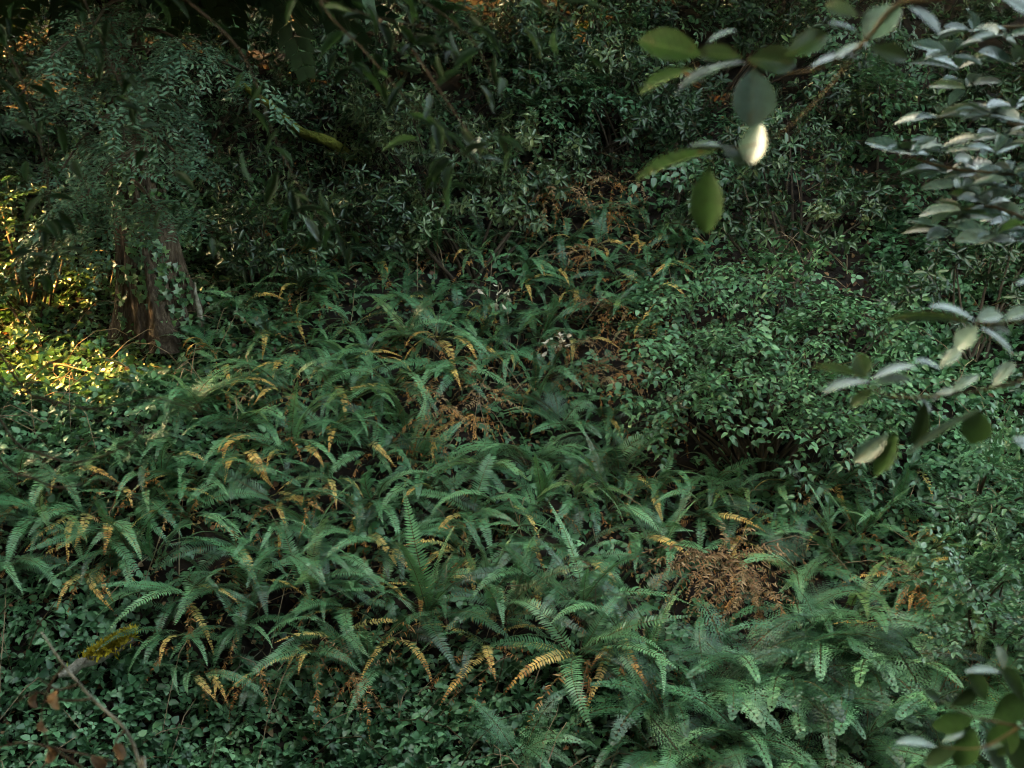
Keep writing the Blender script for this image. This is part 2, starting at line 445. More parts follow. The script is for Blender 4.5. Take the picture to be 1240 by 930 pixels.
def forest_tree(x, y, h, z0, r0, n, label, seed, lean=(0, 0), rt=0.4):
    base = onground(x, y, -0.2)
    root = empty('conifer_tree', base, label, 'tree', 'tall conifers ringing the slope')
    b = Bld()
    k = 14
    pts = [(lean[0] * (i / k), lean[1] * (i / k), h * i / k) for i in range(k + 1)]
    rad = [max(0.03, rt * (1 - 0.93 * i / k) * (1.35 if i == 0 else 1)) for i in range(k + 1)]
    b.tube(pts, rad, 10)
    for j in range(26):
        z = z0 + (h * 0.92 - z0) * rnd.random()
        a = rnd.uniform(0, 6.28); L = r0 * (1 - (z - z0) / (h - z0)) ** 0.75 * 0.85
        cx, cy = lean[0] * z / h, lean[1] * z / h
        b.tube([(cx, cy, z), (cx + math.cos(a) * L * .5, cy + math.sin(a) * L * .5, z - 0.05 * L), (cx + math.cos(a) * L, cy + math.sin(a) * L, z - 0.25 * L)], [0.05, 0.03, 0.01], 4)
    part('trunk', b.mesh('conifer_trunk', ['bark']), root)
    if x > -10.5 and not (y > 28 and x < -5):        # clear of the sun's path: alike crowns share one mesh
        if 'crown' not in SHARED:
            P, B = crown_points(25, 4.0, 4.8, 6000)
            SHARED['crown'] = scatter('conifer_crown', T_SPRAY, P, B, nr.uniform(0.7, 1.35, len(P)), nr.uniform(0, 1, len(P)), ['canopy'])
        k = (h - z0) / 21.0
        part('crown', SHARED['crown'], root, Matrix.Translation((lean[0] * .5, lean[1] * .5, z0 - 4.0 * k)) @ Matrix.Rotation(rnd.uniform(0, 6.28), 4, 'Z') @ Matrix.Diagonal((r0 / 4.8, r0 / 4.8, k, 1)))
        return
    P, B = crown_points(h, z0, r0, n)
    P[:, 0] += lean[0] * P[:, 2] / h; P[:, 1] += lean[1] * P[:, 2] / h
    W = P + np.array([*base])
    keep = np.ones(n, bool)
    s = np.array([*SUN])
    for q, r in SUNSPOTS:
        d = W - np.array([*q])
        t = d @ s
        perp = np.linalg.norm(d - t[:, None] * s, axis=1)
        keep &= ~((perp < r + 0.28) & (t > -0.5))  # crown sprays left out so sun reaches the chosen spots
    P, B = P[keep], B[keep]
    S = nr.uniform(0.7, 1.35, len(P))
    part('crown', scatter('conifer_crown', T_SPRAY, P, B, S, nr.uniform(0, 1, len(P)), ['canopy']), root)
TREES = [  # x, y, height, crown base, crown radius, sprays
    (-12.5, 9.5, 20, 1.2, 3.6, 5200, 'unseen slender conifer at the lower end of the added shading row beside the ravine'),  # unseen western row, placed to block the sun
    (-13.5, 14.5, 24, 1.0, 3.9, 6000, 'unseen broad conifer of the shading row west of the sunlit ivy shelf'),
    (-12.8, 20.5, 24, 1.2, 3.8, 6000, 'unseen tall conifer of the shading row behind the ivy-hung bank west of the redwood'),
    (-15.0, 26.0, 26, 1.5, 4.0, 6000, 'unseen shading conifer with low sweeping crown up the slope west of the redwood'),
    (-18.5, 17.0, 28, 2.0, 4.4, 6000, 'unseen outermost tall conifer of the western shading row'),
    (-17.5, 5.0, 26, 1.2, 4.6, 5200, 'unseen bulky shading conifer by the ravine west of the camera bank'),
    (-8.0, 31.0, 24, 5.0, 4.4, 5600, 'conifer rising straight uphill of the redwood trunk'),
    (-1.5, 33.0, 26, 4.6, 4.8, 5600, 'dark conifer uphill of the pale rhododendron thicket'),
    (5.0, 32.0, 25, 4.4, 4.8, 5600, 'dark conifer on the ridge uphill of the bare reddish bank'),
    (11.5, 27.0, 26, 3.0, 4.6, 5600, 'conifer shading the dark hollow behind the eastern shrubs'),
    (12.5, 18.0, 24, 3.5, 3.6, 5000, 'unseen conifer added to darken the side east of the dense small-leaved shrub'),  # put in out of view to darken the east side
    (2.0, 41.0, 28, 3.0, 5.2, 5000, 'farthest uphill conifer on the crest of the slope'),
    (9.5, 33.0, 24, 4.0, 5.2, 4600, 'conifer with high crown added to shade the dark hollow'),  # this and the next: high crowns added to shade the upper slope
    (-2.0, 29.5, 25, 6.5, 5.4, 5000, 'conifer whose high crown is added to shade the pale rhododendron thicket'),
    (-7.2, 5.4, 21, 1.0, 3.8, 6000, 'unseen young conifer added on the west bank beside the bay tree to block sun'),  # added out of view to keep sun off the near leaves
    (11.0, 22.5, 24, 5.5, 4.6, 4600, 'unseen conifer added to darken the hollow between the two eastern shrubs'),  # extra crown added to deepen the shade in the hollow
    (-5.4, 4.9, 13, 1.0, 2.3, 4200, 'unseen sapling conifer added against the bay tree on the west bank to block sun'),  # second unseen sun blocker for the near leaves
    (-9.0, -7.0, 24, 2.0, 4.6, 5000, 'unseen conifer added on the bank behind the bay tree to block low sky'),  # from here on: added around the camera to block low sky light
    (-2.5, -10.0, 26, 3.0, 5.0, 5000, 'unseen tall conifer added on the near bank to block low sky opposite the slope'),
    (4.5, -9.0, 25, 2.5, 5.0, 5000, 'unseen bushy conifer added on the near bank to block low sky opposite the small-leaved shrub'),
    (10.5, -5.0, 26, 2.0, 4.8, 5000, 'unseen sky-blocking conifer added beside the big-leaved evergreen tree on the east bank'),
    (13.5, 5.0, 25, 1.5, 4.6, 5000, 'unseen sky-blocking conifer added at the eastern mouth of the ravine'),
]
for i, (x, y, h, z0, r0, n, lab) in enumerate(TREES):
    forest_tree(x, y, h, z0, r0, n, lab, i, (rnd.uniform(-.6, .6), rnd.uniform(-.6, .6)))

def broad_tree(x, y, c, r, n, label):  # unseen broad crowns, added to block sky light
    base = onground(x, y, -.2)
    root = empty('shade_oak', base, label, 'tree')
    b = Bld(); c = Vector(c) - base
    b.tube([(0, 0, 0), c * .35 + Vector((.3, 0, .8)), c * .7, c], [.55, .45, .35, .1], 10)
    for j in range(16):
        q = rv(1).normalized(); e = c + Vector((q.x * r[0], q.y * r[1], q.z * r[2])) * .9
        b.tube([c * .65, c * .8 + (e - c) * .4, e], [.18, .1, .02], 5)
    part('trunk', b.mesh('shade_oak_trunk', ['grey_bark']), root)
    q = nr.normal(0, 1, (n, 3)); q /= np.linalg.norm(q, axis=1, keepdims=True)
    P = q * (nr.uniform(.15, 1, n) ** .4)[:, None] * np.array(r) + np.array([*c])
    B = frames(q + nr.normal(0, .5, (n, 3)), np.array([0, 0, 1]) + nr.normal(0, .4, (n, 3)))
    part('crown', scatter('shade_oak_crown', T_SPRAY, P, B, nr.uniform(1.0, 1.7, n), nr.uniform(0, 1, n), ['canopy']), root)
broad_tree(5.5, -4.0, (3.5, -2.0, 13), (8.5, 6.0, 3.5), 5200, 'unseen spreading oak added over the near bank to block sky light')
broad_tree(7.5, 38.0, (3.5, 24.0, 11.5), (13.5, 7.5, 2.2), 6000, 'unseen wide oak crown added to darken the upper slope')
broad_tree(-6.5, -3.5, (-5.0, -1.0, 12), (6.5, 6.0, 3.5), 4200, 'unseen spreading oak added over the west of the near bank to block sky light')

# ------------------------------------------------------------------ the redwood with its drooping sprays
def needle_spray(seed):
    r = random.Random(seed)
    b = Bld()
    def twig(p, d, L, depth):
        n = max(4, int(L / 0.07))
        side = d.cross(Vector((0, 0, 1))).normalized()
        q = p.copy(); dd = d.copy()
        pts = [q.copy()]
        for i in range(n):
            dd = (dd + Vector((0, 0, -0.05)) + Vector((r.gauss(0, .03), r.gauss(0, .03), 0))).normalized()
            q = q + dd * (L / n)
            pts.append(q.copy())
            for sd in (1, -1):
                x = (dd * 0.75 + side * sd + Vector((0, 0, r.uniform(-.1, .25)))).normalized()
                b.leaf(T_DIAMOND, q, x, Vector((r.gauss(0, .3), r.gauss(0, .3), 1)), r.uniform(.08, .125), .042, 0, r.random())
            if depth > 0 and i % 2 == 1 and i < n - 1:
                sd = 1 if (i // 2) % 2 else -1
                twig(q, (dd + side * sd * r.uniform(.6, 1.0)).normalized(), L * r.uniform(.3, .5) * (1 - .4 * i / n), depth - 1)
        b.tube([pts[0], pts[len(pts) // 2], pts[-1]], [.006, .004, .002], 3, 1)
    twig(Vector((0, 0, 0)), Vector((1, 0, 0.05)), r.uniform(.75, .95), 1)
    return b.mesh('redwood_spray', ['needle', 'stem'])
NSPRAY = [needle_spray(100 + i) for i in range(4)]
def redwood():
    base = ground(200, 398); base.z -= 0.25
    root = empty('redwood_tree', base, 'big redwood with reddish furrowed bark and drooping grey-green sprays', 'tree')
    H = 26; na = 72; nz = 130
    V = []; att = []
    d0 = base.dot(CF)
    for i in range(nz + 1):
        t = (i / nz) ** 1.5
        z = H * t
        cx = -0.42 * min(1, z / 3.2) - 0.02 * z; cy = 0.05 * z
        r = 0.31 * (1 - 0.75 * t) + 0.34 * math.exp(-z / 0.9)
        for k in range(na):
            a = 6.28318 * k / na
            rid = 0.055 * math.sin(a * 9 + 1.2 * math.sin(z * 0.8) + z * 0.25) + 0.035 * math.sin(a * 17 - z * 0.5 + 2 * math.sin(a * 3)) + 0.018 * math.sin(a * 31 + z * 3)
            fl = 0.28 * math.exp(-z / 0.6) * math.sin(a * 4 + 0.7)
            rr = r * (1 + rid * 1.4 + fl) + rnd.gauss(0, .004)
            V.append((cx + rr * math.cos(a), cy + rr * math.sin(a), z))
    F = []
    for i in range(nz):
        for k in range(na):
            a0 = i * na + k; a1 = i * na + (k + 1) % na
            F += [(a0, a1, a1 + na), (a0, a1 + na, a0 + na)]
    part('trunk', make_mesh('redwood_trunk', np.array(V), np.array(F), ['bark']), root)
    P, B = crown_points(27, 5.4, 3.6, 4600)  # unseen upper crown added to shade the left side, opened along sun paths
    W = P + np.array([*base]); keep = np.ones(len(P), bool); sv = np.array([*SUN])
    for q, r in SUNSPOTS:
        dd = W - np.array([*q]); t = dd @ sv
        keep &= ~((np.linalg.norm(dd - t[:, None] * sv, axis=1) < r + .25) & (t > -.5))
    P, B = P[keep], B[keep]
    part('crown', scatter('redwood_crown', T_SPRAY, P, B, nr.uniform(.7, 1.3, len(P)), nr.uniform(0, 1, len(P)), ['canopy']), root)
    bi = Bld()
    for i in range(2400):
        z = .15 + 6.5 * rnd.random() ** .9; a = rnd.uniform(math.pi, 2 * math.pi)
        if math.sin(a * 3 + z * 1.7) + .5 * math.sin(z * 5) > .55: continue
        cx = -0.42 * min(1, z / 3.2) - 0.02 * z; rr = .31 * (1 - .75 * (z / 26) ** .67) + .34 * math.exp(-z / .9) + rnd.uniform(.02, .09)
        o = Vector((math.cos(a), math.sin(a), 0))
        bi.leaf(T_IVY, Vector((cx, .05 * z, z)) + o * rr, Vector((rnd.gauss(0, .5), 0, -1)), o + Vector((0, 0, .5)) + rv(.3), rnd.uniform(.06, .11), rnd.uniform(.06, .11), 0, rnd.random())
    part('ivy_leaves', bi.mesh('climbing_ivy', ['ivy']), root, kind='stuff')
    # limbs with sprays, by where the foliage hangs
    limbs = [((150, 30), (60, 70), 14.8), ((150, 40), (235, 60), 15.2), ((150, 85), (95, 130), 15.0), ((150, 100), (230, 140), 15.4),
             ((150, 130), (75, 205), 15.2), ((150, 150), (225, 200), 15.6), ((155, 190), (100, 245), 15.8), ((160, 220), (195, 275), 16.0),
             ((150, 120), (150, 175), 15.0), ((150, 10), (20, 120), 15.6), ((160, 60), (300, 90), 15.8), ((160, 180), (60, 300), 16.2), ((150, 0), (110, 40), 15.2), ((150, 60), (180, 110), 15.2)]
    for (a, b_, d) in limbs:
        p0 = at(a[0], a[1], d0 - .6) - base
        p2 = at(b_[0], b_[1], d + d0 - 18.2) - base
        p1 = (p0 + p2) / 2 + Vector((0, 0, 0.25))
        bl = Bld()
        pts = [p0.lerp(p1, t).lerp(p1.lerp(p2, t), t) for t in [i / 8 for i in range(9)]]
        bl.tube(pts, [0.035 - 0.003 * i for i in range(9)], 5)
        limb = part('limb', bl.mesh('redwood_limb', ['dark_bark']), root)
        for q in range(9):
            t = rnd.uniform(.42, 1.0)
            i = min(7, int(t * 8)); p = pts[i].lerp(pts[i + 1], t * 8 - i)
            out = (p2 - p0).normalized() * 0.8 + Vector((rnd.uniform(-1, 1), rnd.uniform(-.9, .3), rnd.uniform(-.45, .05)))
            part('foliage_spray', NSPRAY[rnd.randrange(4)], limb, mat_from(p + rv(.05), out, Vector((rnd.gauss(0, .3), -0.3 + rnd.gauss(0, .3), 1)), rnd.uniform(.6, 1.05)))
redwood()

# ------------------------------------------------------------------ shrubs
def laurel_spray(seed, mat, leafL=0.13):
    r = random.Random(seed)
    b = Bld()
    def whorl(p, d, n, L):
        s = d.orthogonal().normalized(); u = d.cross(s)
        ph = r.uniform(0, 6.28)
        for k in range(n):
            a = ph + 6.2832 * k / n + r.gauss(0, .2)
            o = s * math.cos(a) + u * math.sin(a)
            x = (o + d * r.uniform(-.2, 1.0) + Vector((0, 0, r.uniform(-.55, .05)))).normalized()
            ll = L * r.uniform(.55, 1.25)
            b.leaf(T_ELL, p + o * .012, x, d + rv3(r, .15), ll, ll * r.uniform(.32, .42), 0, r.random())
    d = Vector((1, 0, 0))
    p = Vector((0, 0, 0)); pts = [p.copy()]
    for i in range(3):
        d = (d + Vector((0, r.gauss(0, .15), r.uniform(-.05, .2)))).normalized()
        p = p + d * .17; pts.append(p.copy())
        whorl(p, d, r.randint(3, 5) if i < 2 else r.randint(4, 7), leafL)
        for j in range(3):
            q = p - d * r.uniform(.02, .15); x = (d * .6 + rv3(r, .8)).normalized()
            b.leaf(T_ELL, q, x, Vector((0, 0, 1)) + rv3(r, .4), leafL * r.uniform(.5, 1.0), leafL * .33, 0, r.random())
        if i < 2:
            d2 = (d + Vector((0, r.choice((-1, 1)) * r.uniform(.6, 1), r.uniform(-.1, .5)))).normalized()
            p2 = p + d2 * r.uniform(.16, .26)
            b.tube([p, p2], [.005, .004], 3, 1)
            whorl(p2, d2, r.randint(4, 6), leafL * .95)
    b.tube(pts, [.009, .008, .006, .004], 4, 1)
    return b.mesh('laurel_spray', [mat, 'stem'])
def rv3(r, s): return Vector((r.gauss(0, s), r.gauss(0, s), r.gauss(0, s)))
def hazel_spray(seed, mat='hazel', leafL=0.092):
    r = random.Random(seed)
    b = Bld()
    def twig(p, d, L, depth):
        side = d.cross(Vector((0, 0, 1))).normalized()
        n = max(4, int(L / .060)); pts = [p.copy()]
        q = p.copy()
        for i in range(n):
            d = (d + Vector((0, 0, -.035)) + rv3(r, .04)).normalized()
            q = q + d * (L / n); pts.append(q.copy())
            sd = 1 if i % 2 else -1
            x = d * .45 + side * sd + Vector((0, 0, r.uniform(-.45, .1)))
            ll = leafL * r.uniform(.5, 1.35)
            b.leaf(T_OVATE, q, x, Vector((r.gauss(0, .3), r.gauss(0, .3), 1)), ll, ll * r.uniform(.55, .7), 0, r.random())
            if depth and i % 3 == 2:
                twig(q, (d + side * sd * r.uniform(.5, 1)).normalized(), L * r.uniform(.35, .55), depth - 1)
        b.leaf(T_OVATE, q, d, Vector((0, 0, 1)), leafL, leafL * .6, 0, r.random())
        b.tube([pts[0], pts[len(pts) // 2], pts[-1]], [.005, .003, .0015], 3, 1)
    twig(Vector((0, 0, 0)), Vector((1, 0, .15)), r.uniform(.65, .85), 1)
    return b.mesh('small_leaf_spray', [mat, 'stem'])
SPR = {
    'laurel': [laurel_spray(200 + i, 'laurel', .13) for i in range(4)],
    'pale': [laurel_spray(210 + i, 'laurel_pale', .14) for i in range(4)],
    'hazel': [hazel_spray(220 + i) for i in range(5)],
    'salal': [hazel_spray(230 + i, 'salal', .10) for i in range(4)],
}
def bough(kind, seed):
    r = random.Random(seed)
    Vs = []; Fs = []; Ms = []; As = []; n = 0
    for i in range(4):
        me = SPR[kind][i]
        v = np.empty(len(me.vertices) * 3, np.float32); me.vertices.foreach_get('co', v); v = v.reshape(-1, 3)
        f = np.empty(len(me.loops), np.int32); me.loops.foreach_get('vertex_index', f); f = f.reshape(-1, 3)
        m = np.empty(len(f), np.int32); me.polygons.foreach_get('material_index', m)
        a = np.empty(len(v), np.float32); me.attributes['rnd'].data.foreach_get('value', a)
        mt = np.array((Matrix.Rotation(r.uniform(-1.0, 1.0), 3, 'Z') @ Matrix.Rotation(r.uniform(-.4, .5), 3, 'Y') @ Matrix.Rotation(r.uniform(-.6, .6), 3, 'X')))
        Vs.append(v @ mt.T + np.array([r.uniform(0, .35), r.uniform(-.3, .3), r.uniform(-.2, .2)])); Fs.append(f + n); Ms.append(m); As.append(a); n += len(v)
    return make_mesh('leafy_bough', np.vstack(Vs), np.vstack(Fs), [k.name for k in []] or [{'laurel': 'laurel', 'pale': 'laurel_pale', 'salal': 'salal'}[kind], 'stem'], np.concatenate(Ms), np.concatenate(As))
SPR['laurel_bough'] = [bough('laurel', 400 + i) for i in range(4)]
SPR['salal_bough'] = [bough('salal', 410 + i) for i in range(4)]
def shrub(name, base, lobes, kinds, n, label, group, scale=1.0, cat='shrub', droop=0.0):
    """lobes: list of (centre px, centre py, depth, rx px, ry px, rz metres). Sprays grow out of each lobe's upper shell"""
    root = empty(name, base, label, cat, group)
    tot = sum(l[3] * l[4] for l in lobes)
    for (px, py, d, rx, ry, rz) in lobes:
        d = min(d, ground(px, py + ry * .5).dot(CF) - .3)
        c = at(px, py, d)
        ax = rx / FPX * d; az = ry / FPX * d
        k = max(6, int(n * rx * ry / tot))
        anchors = []
        for i in range(k):
            a = rnd.uniform(0, 6.2832); u = rnd.uniform(-.75, 1.0)
            q = math.sqrt(max(0, 1 - u * u)); f = rnd.uniform(.45, 1.0) ** .5
            o = Vector((q * math.cos(a), q * math.sin(a), u))
            if o.y > 0.55: o.y *= -1
            p = Vector((o.x * ax * f, o.y * rz * f, o.z * az * f)) + c
            gz = float(hgt(p.x, p.y))
            if p.z < gz + .1: p.z = gz + rnd.uniform(.1, .5)
            out = Vector((o.x, o.y - .25, o.z * .6 + .25 - droop)) + rv(.35)
            nrm = Vector((o.x * .4, o.y * .4 - .25, 1)) + rv(.25)
            s = scale * rnd.uniform(.75, 1.2)
            part('leaf_spray', SPR[kinds[rnd.randrange(len(kinds))]][rnd.randrange(4)], root,
                 mat_from(p - base - out.normalized() * .3 * s, out, nrm, s))
            anchors.append(p - base)
        for i in range(4):
            e = anchors[rnd.randrange(len(anchors))]
            bl = Bld()
            s0 = rv(.12); s0.z = -0.1
            mid = (s0 + e) / 2 + Vector((rnd.gauss(0, .15), .15, .2))
            pts = [s0.lerp(mid, t).lerp(mid.lerp(e, t), t) for t in [j / 7 for j in range(8)]]
            bl.tube(pts, [.030 - .0034 * j for j in range(8)], 5)
            part('stem', bl.mesh('shrub_stem', ['dark_bark']), root)
    return root
SG = 'broad-leaved evergreen shrubs on the slope'
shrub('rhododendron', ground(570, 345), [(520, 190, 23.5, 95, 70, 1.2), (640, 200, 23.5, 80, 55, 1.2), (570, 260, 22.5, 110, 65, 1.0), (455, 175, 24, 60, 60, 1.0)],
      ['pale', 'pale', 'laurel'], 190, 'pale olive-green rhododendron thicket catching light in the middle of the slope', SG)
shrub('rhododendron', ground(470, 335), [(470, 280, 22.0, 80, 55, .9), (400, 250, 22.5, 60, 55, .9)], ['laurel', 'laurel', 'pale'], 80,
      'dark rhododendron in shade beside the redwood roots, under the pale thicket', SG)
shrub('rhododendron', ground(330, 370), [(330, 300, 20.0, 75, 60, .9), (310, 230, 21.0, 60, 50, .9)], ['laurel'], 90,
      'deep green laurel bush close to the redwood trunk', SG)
shrub('rhododendron', ground(760, 210), [(750, 105, 29, 90, 55, 1.4), (690, 60, 30, 90, 60, 1.4), (620, 60, 29, 70, 50, 1.2)], ['laurel', 'laurel', 'pale'], 130,
      'grey-green rhododendron high on the slope above the bare reddish bank', SG, 1.1)
shrub('rhododendron', ground(950, 340), [(945, 215, 24, 85, 80, 1.3), (990, 150, 25, 60, 50, 1.2), (880, 260, 23.5, 60, 60, 1.0), (1010, 265, 23, 70, 50, 1.1)], ['laurel', 'laurel', 'laurel', 'laurel', 'pale'], 120,
      'tall rhododendron behind the dense small-leaved shrub', SG)
shrub('rhododendron', ground(860, 130), [(870, 30, 31, 120, 60, 1.5), (990, 60, 31, 80, 60, 1.5)], ['laurel'], 70,
      'dark rhododendron in the deep shade at the crest', SG, 1.2)
shrub('rhododendron', ground(480, 130), [(480, 50, 28, 110, 70, 1.5), (390, 110, 26, 70, 60, 1.2)], ['laurel'], 80,
      'nearly black rhododendron uphill of the pale thicket', SG, 1.1)
HZ = [(905, 345, 17.0, 55, 26, .7), (850, 375, 16.6, 55, 28, .7), (965, 372, 16.6, 60, 28, .7), (1030, 405, 16.4, 50, 30, .7), (910, 408, 15.8, 70, 28, .7), (820, 425, 15.8, 45, 28, .6), (985, 440, 15.6, 60, 28, .6),
      (870, 455, 15.2, 60, 28, .6), (1060, 455, 16.0, 40, 28, .6), (940, 482, 15.0, 60, 26, .6), (1025, 500, 15.2, 50, 28, .6), (840, 500, 14.8, 50, 30, .5), (985, 530, 14.8, 50, 26, .5), (900, 530, 14.6, 45, 24, .5), (1060, 540, 15.2, 35, 28, .5), (815, 545, 14.6, 28, 24, .4)]
shrub('hazel_shrub', ground(920, 585), [(a, b - 12, c, d, e, f) for a, b, c, d, e, f in HZ[:-3]], ['hazel'], 215, 'big rounded shrub densely covered in small green leaves', SG, 1.05, droop=.3)
shrub('salal_shrub', ground(1190, 640), [(1200, 580, 14.0, 60, 42, .7), (1140, 610, 13.6, 35, 22, .5)], ['salal'], 34,
      'low shrub with pale glossy leaves below the overhanging leafy branch', SG, .8)
shrub('salal_shrub', ground(1200, 810), [(1200, 745, 12.0, 60, 42, .6), (1175, 690, 12.8, 40, 30, .5)], ['salal'], 42,
      'round-leaved low shrub beside the orange dying fern', SG, .75)
shrub('salal_shrub', ground(1170, 440), [(1150, 360, 18.5, 110, 50, 1.0), (1210, 300, 20, 60, 60, 1.0)], ['laurel'], 40,
      'dark leafy shrub in the hollow behind the dense small-leaved shrub', SG)
shrub('holly_shrub', ground(40, 400), [(40, 340, 18.5, 65, 45, .6), (60, 250, 19.5, 70, 50, .8), (20, 150, 20.5, 60, 70, .9)], ['salal', 'laurel'], 90,
      'ivy-hung dark shrub bank uphill of the sunlit ivy shelf', SG)
shrub('rhododendron', ground(250, 190), [(250, 60, 25, 90, 50, 1.2), (330, 150, 23.5, 70, 50, 1.0), (60, 30, 23, 90, 60, 1.2)], ['laurel', 'salal'], 100,
      'sun-flecked shrub under the tall conifers uphill of the redwood', SG, 1.1)

HIGH = [((720, 30), [(690, 5, 33, 90, 40, 1.4)], 'small dim bush between the leafy bush and the ridge conifer'),
        ((1215, 260), [(1200, 250, 22, 60, 45, 1.0)], 'dim bush under the narrow-leaved whorls'),
        ((120, 90), [(130, 10, 27, 110, 60, 1.3), (30, 80, 24, 70, 60, 1.2)], 'laurel bush among conifer stems at the west end of the crest'),
        ((270, 100), [(260, 20, 28, 90, 50, 1.3), (340, 60, 27, 80, 55, 1.3)], 'golden-lit leafy bush under the conifers above the mossy limb'),
        ((600, 60), [(560, 10, 34, 110, 50, 1.6)], 'black-green bush in the deep shade between the crest conifers'),
        ((700, 200), [(650, 130, 28, 90, 40, 1.2), (730, 165, 27, 70, 35, 1.0)], 'leafy bush overhanging the bare reddish bank'),
        ((820, 250), [(865, 195, 26, 45, 38, 1.0), (830, 140, 28, 60, 40, 1.1)], 'dark bush beside the dry reddish fronds'),
        ((1080, 240), [(1090, 200, 25, 70, 60, 1.2), (1180, 170, 26, 80, 70, 1.2), (1090, 90, 28, 90, 60, 1.4)], 'dark bush in the black hollow behind the narrow-leaved whorls'),
        ((760, 20), [(760, 0, 35, 120, 50, 1.6)], 'leafy bush at the foot of the ridge conifer'),
        ((420, 60), [(400, 10, 32, 100, 60, 1.5)], 'shaded bush at the foot of the conifer uphill of the redwood')]
for b0, lobes, lab in HIGH:
    shrub('laurel_shrub', ground(*b0), lobes, ['laurel_bough', 'laurel_bough', 'salal_bough'], 8 * len(lobes) + 4, lab, SG, 1.1)
where = ['at the western end of the crest', 'behind the redwood', 'behind the golden-lit leafy bush', 'uphill of the nearly black rhododendron', 'between the crest conifers', 'above the grey-green rhododendron', 'at the back of the black hollow', 'at the eastern end of the crest']
hts = ['low dark bush on the upper bank', 'dense leafy bush on the middle bank', 'spreading bush on the topmost bank']
for j, py in enumerate((190, 110, 35)):
    for i in range(8):
        px = -30 + 185 * i + (60 if j % 2 else 0) + rnd.uniform(-30, 30)
        if j == 0 and (480 < px < 870 or rnd.random() < .25): continue
        g = ground(px, py + 45)
        shrub('understory_bush', g, [(px, py, 60, 75, 42, .9), (px + 70, py + 20, 60, 55, 36, .8)], ['laurel_bough', 'laurel_bough', 'salal_bough'], 12,
              hts[j] + ' ' + where[i], SG, rnd.uniform(.8, 1.15))

# ------------------------------------------------------------------ ferns
def frond_mesh(seed, a0, a1, L=1.0, npair=40, wmax=0.105, mat='fern', side=0.0, dead=0.0, vee=0.12, bi=False):
    r = random.Random(seed)
    b = Bld()
    n = 44
    pts = []; tan = []
    p = Vector((0, 0, 0))
    for i in range(n + 1):
        t = i / n
        a = R(a0 + (a1 - a0) * t ** 1.15)
        y = side * t
        d = Vector((math.cos(a) * math.cos(y), math.cos(a) * math.sin(y), math.sin(a)))
        pts.append(p.copy()); tan.append(d)
        p = p + d * (L / n)
    def pos(t):
        f = t * n; i = min(n - 1, int(f))
        return pts[i].lerp(pts[i + 1], f - i), tan[i]
    b.tube([pts[i] for i in range(0, n + 1, 4)], [0.0060 - 0.0047 * i / n for i in range(0, n + 1, 4)], 3, 1)
    twist = r.uniform(-.25, .25)
    np_ = 17 if bi else npair
    for k in range(np_):
        t = 0.10 + 0.90 * (k + .5) / np_ if not bi else 0.16 + .84 * (k + .5) / np_
        c, T = pos(t)
        S0 = Vector((0, 0, 1)).cross(T)
        S0 = S0.normalized() if S0.length > .05 else Vector((0, 1, 0))
        N0 = T.cross(S0)
        q = Quaternion(T, twist * t)
        S = q @ S0; N = q @ N0
        u = (t - .10) / .9
        if bi: w = 0.22 * L * min(1, (u / .12 + .55)) * (1 - u) ** .9 + .012
        else: w = wmax * L * min(1.0, .42 + u / .22 * .58) * (1 - u ** 1.7) ** .9 + .004
        for sd in (1, -1):
            if dead and r.random() < dead * .45: continue
            fw = .30 + .25 * u + r.gauss(0, .06)
            x = (S * sd + T * fw + N * (vee + r.gauss(0, .08)) ).normalized()
            if dead: x = (x + Vector((0, 0, -1)) * dead * r.uniform(.2, 1.2) + rv3(r, .35 * dead)).normalized()
            ll = w * r.uniform(.88, 1.08) * (1 - .35 * dead * r.random())
            av = min(1, max(0, r.gauss(.5, .2)))
            if mat == 'fern_yellow': av = min(1, max(0, u * 1.05 - .1 + r.gauss(0, .16)))
            if not bi:
                sp = .9 * L / npair
                nn = N + rv3(r, .12 + .6 * dead)
                # narrow pinna, broad at the foot, drooping tip
                T_P = (np.array([(0, .30, 0), (0, -.34, 0), (.5, .42, .03), (.5, -.42, .03), (1, .05, -.10)], float), np.array([(0, 1, 3), (0, 3, 2), (2, 3, 4)]))
                b.leaf(T_P, c, x, nn, ll, sp * (.80 if not dead else .9 if dead < .3 else .6), 0, av)
            else:
                m = max(4, int(ll / .027))
                xs = (x.cross(N)).normalized()
                for j in range(m):
                    tt = (j + .5) / m
                    for s2 in (1, -1):
                        xx = xs * s2 + x * .7 + N * .05
                        lw = .030 * L * (1 - tt) ** .6 + .006
                        b.leaf(T_DIAMOND, c + x * ll * tt + Vector((0, 0, -.12 * ll * tt * tt)), xx, N + rv3(r, .15), lw * 1.1, lw * .62, 0, av)
    return b.mesh('frond', [mat, 'rachis'])
FR = {'green': [], 'upright': [], 'skirt': [], 'pale': [], 'lacy': [], 'yellow': [], 'dead': [], 'rust': []}
for i in range(11): FR['green'].append(frond_mesh(300 + i, rnd.uniform(34, 72), rnd.uniform(-70, -5), 1, 40, rnd.uniform(.095, .12), 'fern', rnd.uniform(-.5, .5)))
for i in range(4): FR['upright'].append(frond_mesh(320 + i, rnd.uniform(72, 84), rnd.uniform(15, 50), 1, 40, rnd.uniform(.09, .112), 'fern', rnd.uniform(-.3, .3)))
for i in range(4): FR['skirt'].append(frond_mesh(330 + i, rnd.uniform(25, 40), rnd.uniform(-85, -55), 1, 38, rnd.uniform(.095, .12), 'fern', rnd.uniform(-.5, .5)))
for i in range(4): FR['pale'].append(frond_mesh(340 + i, rnd.uniform(50, 66), rnd.uniform(-40, -5), 1, 40, rnd.uniform(.09, .112), 'fern_pale', rnd.uniform(-.5, .5)))
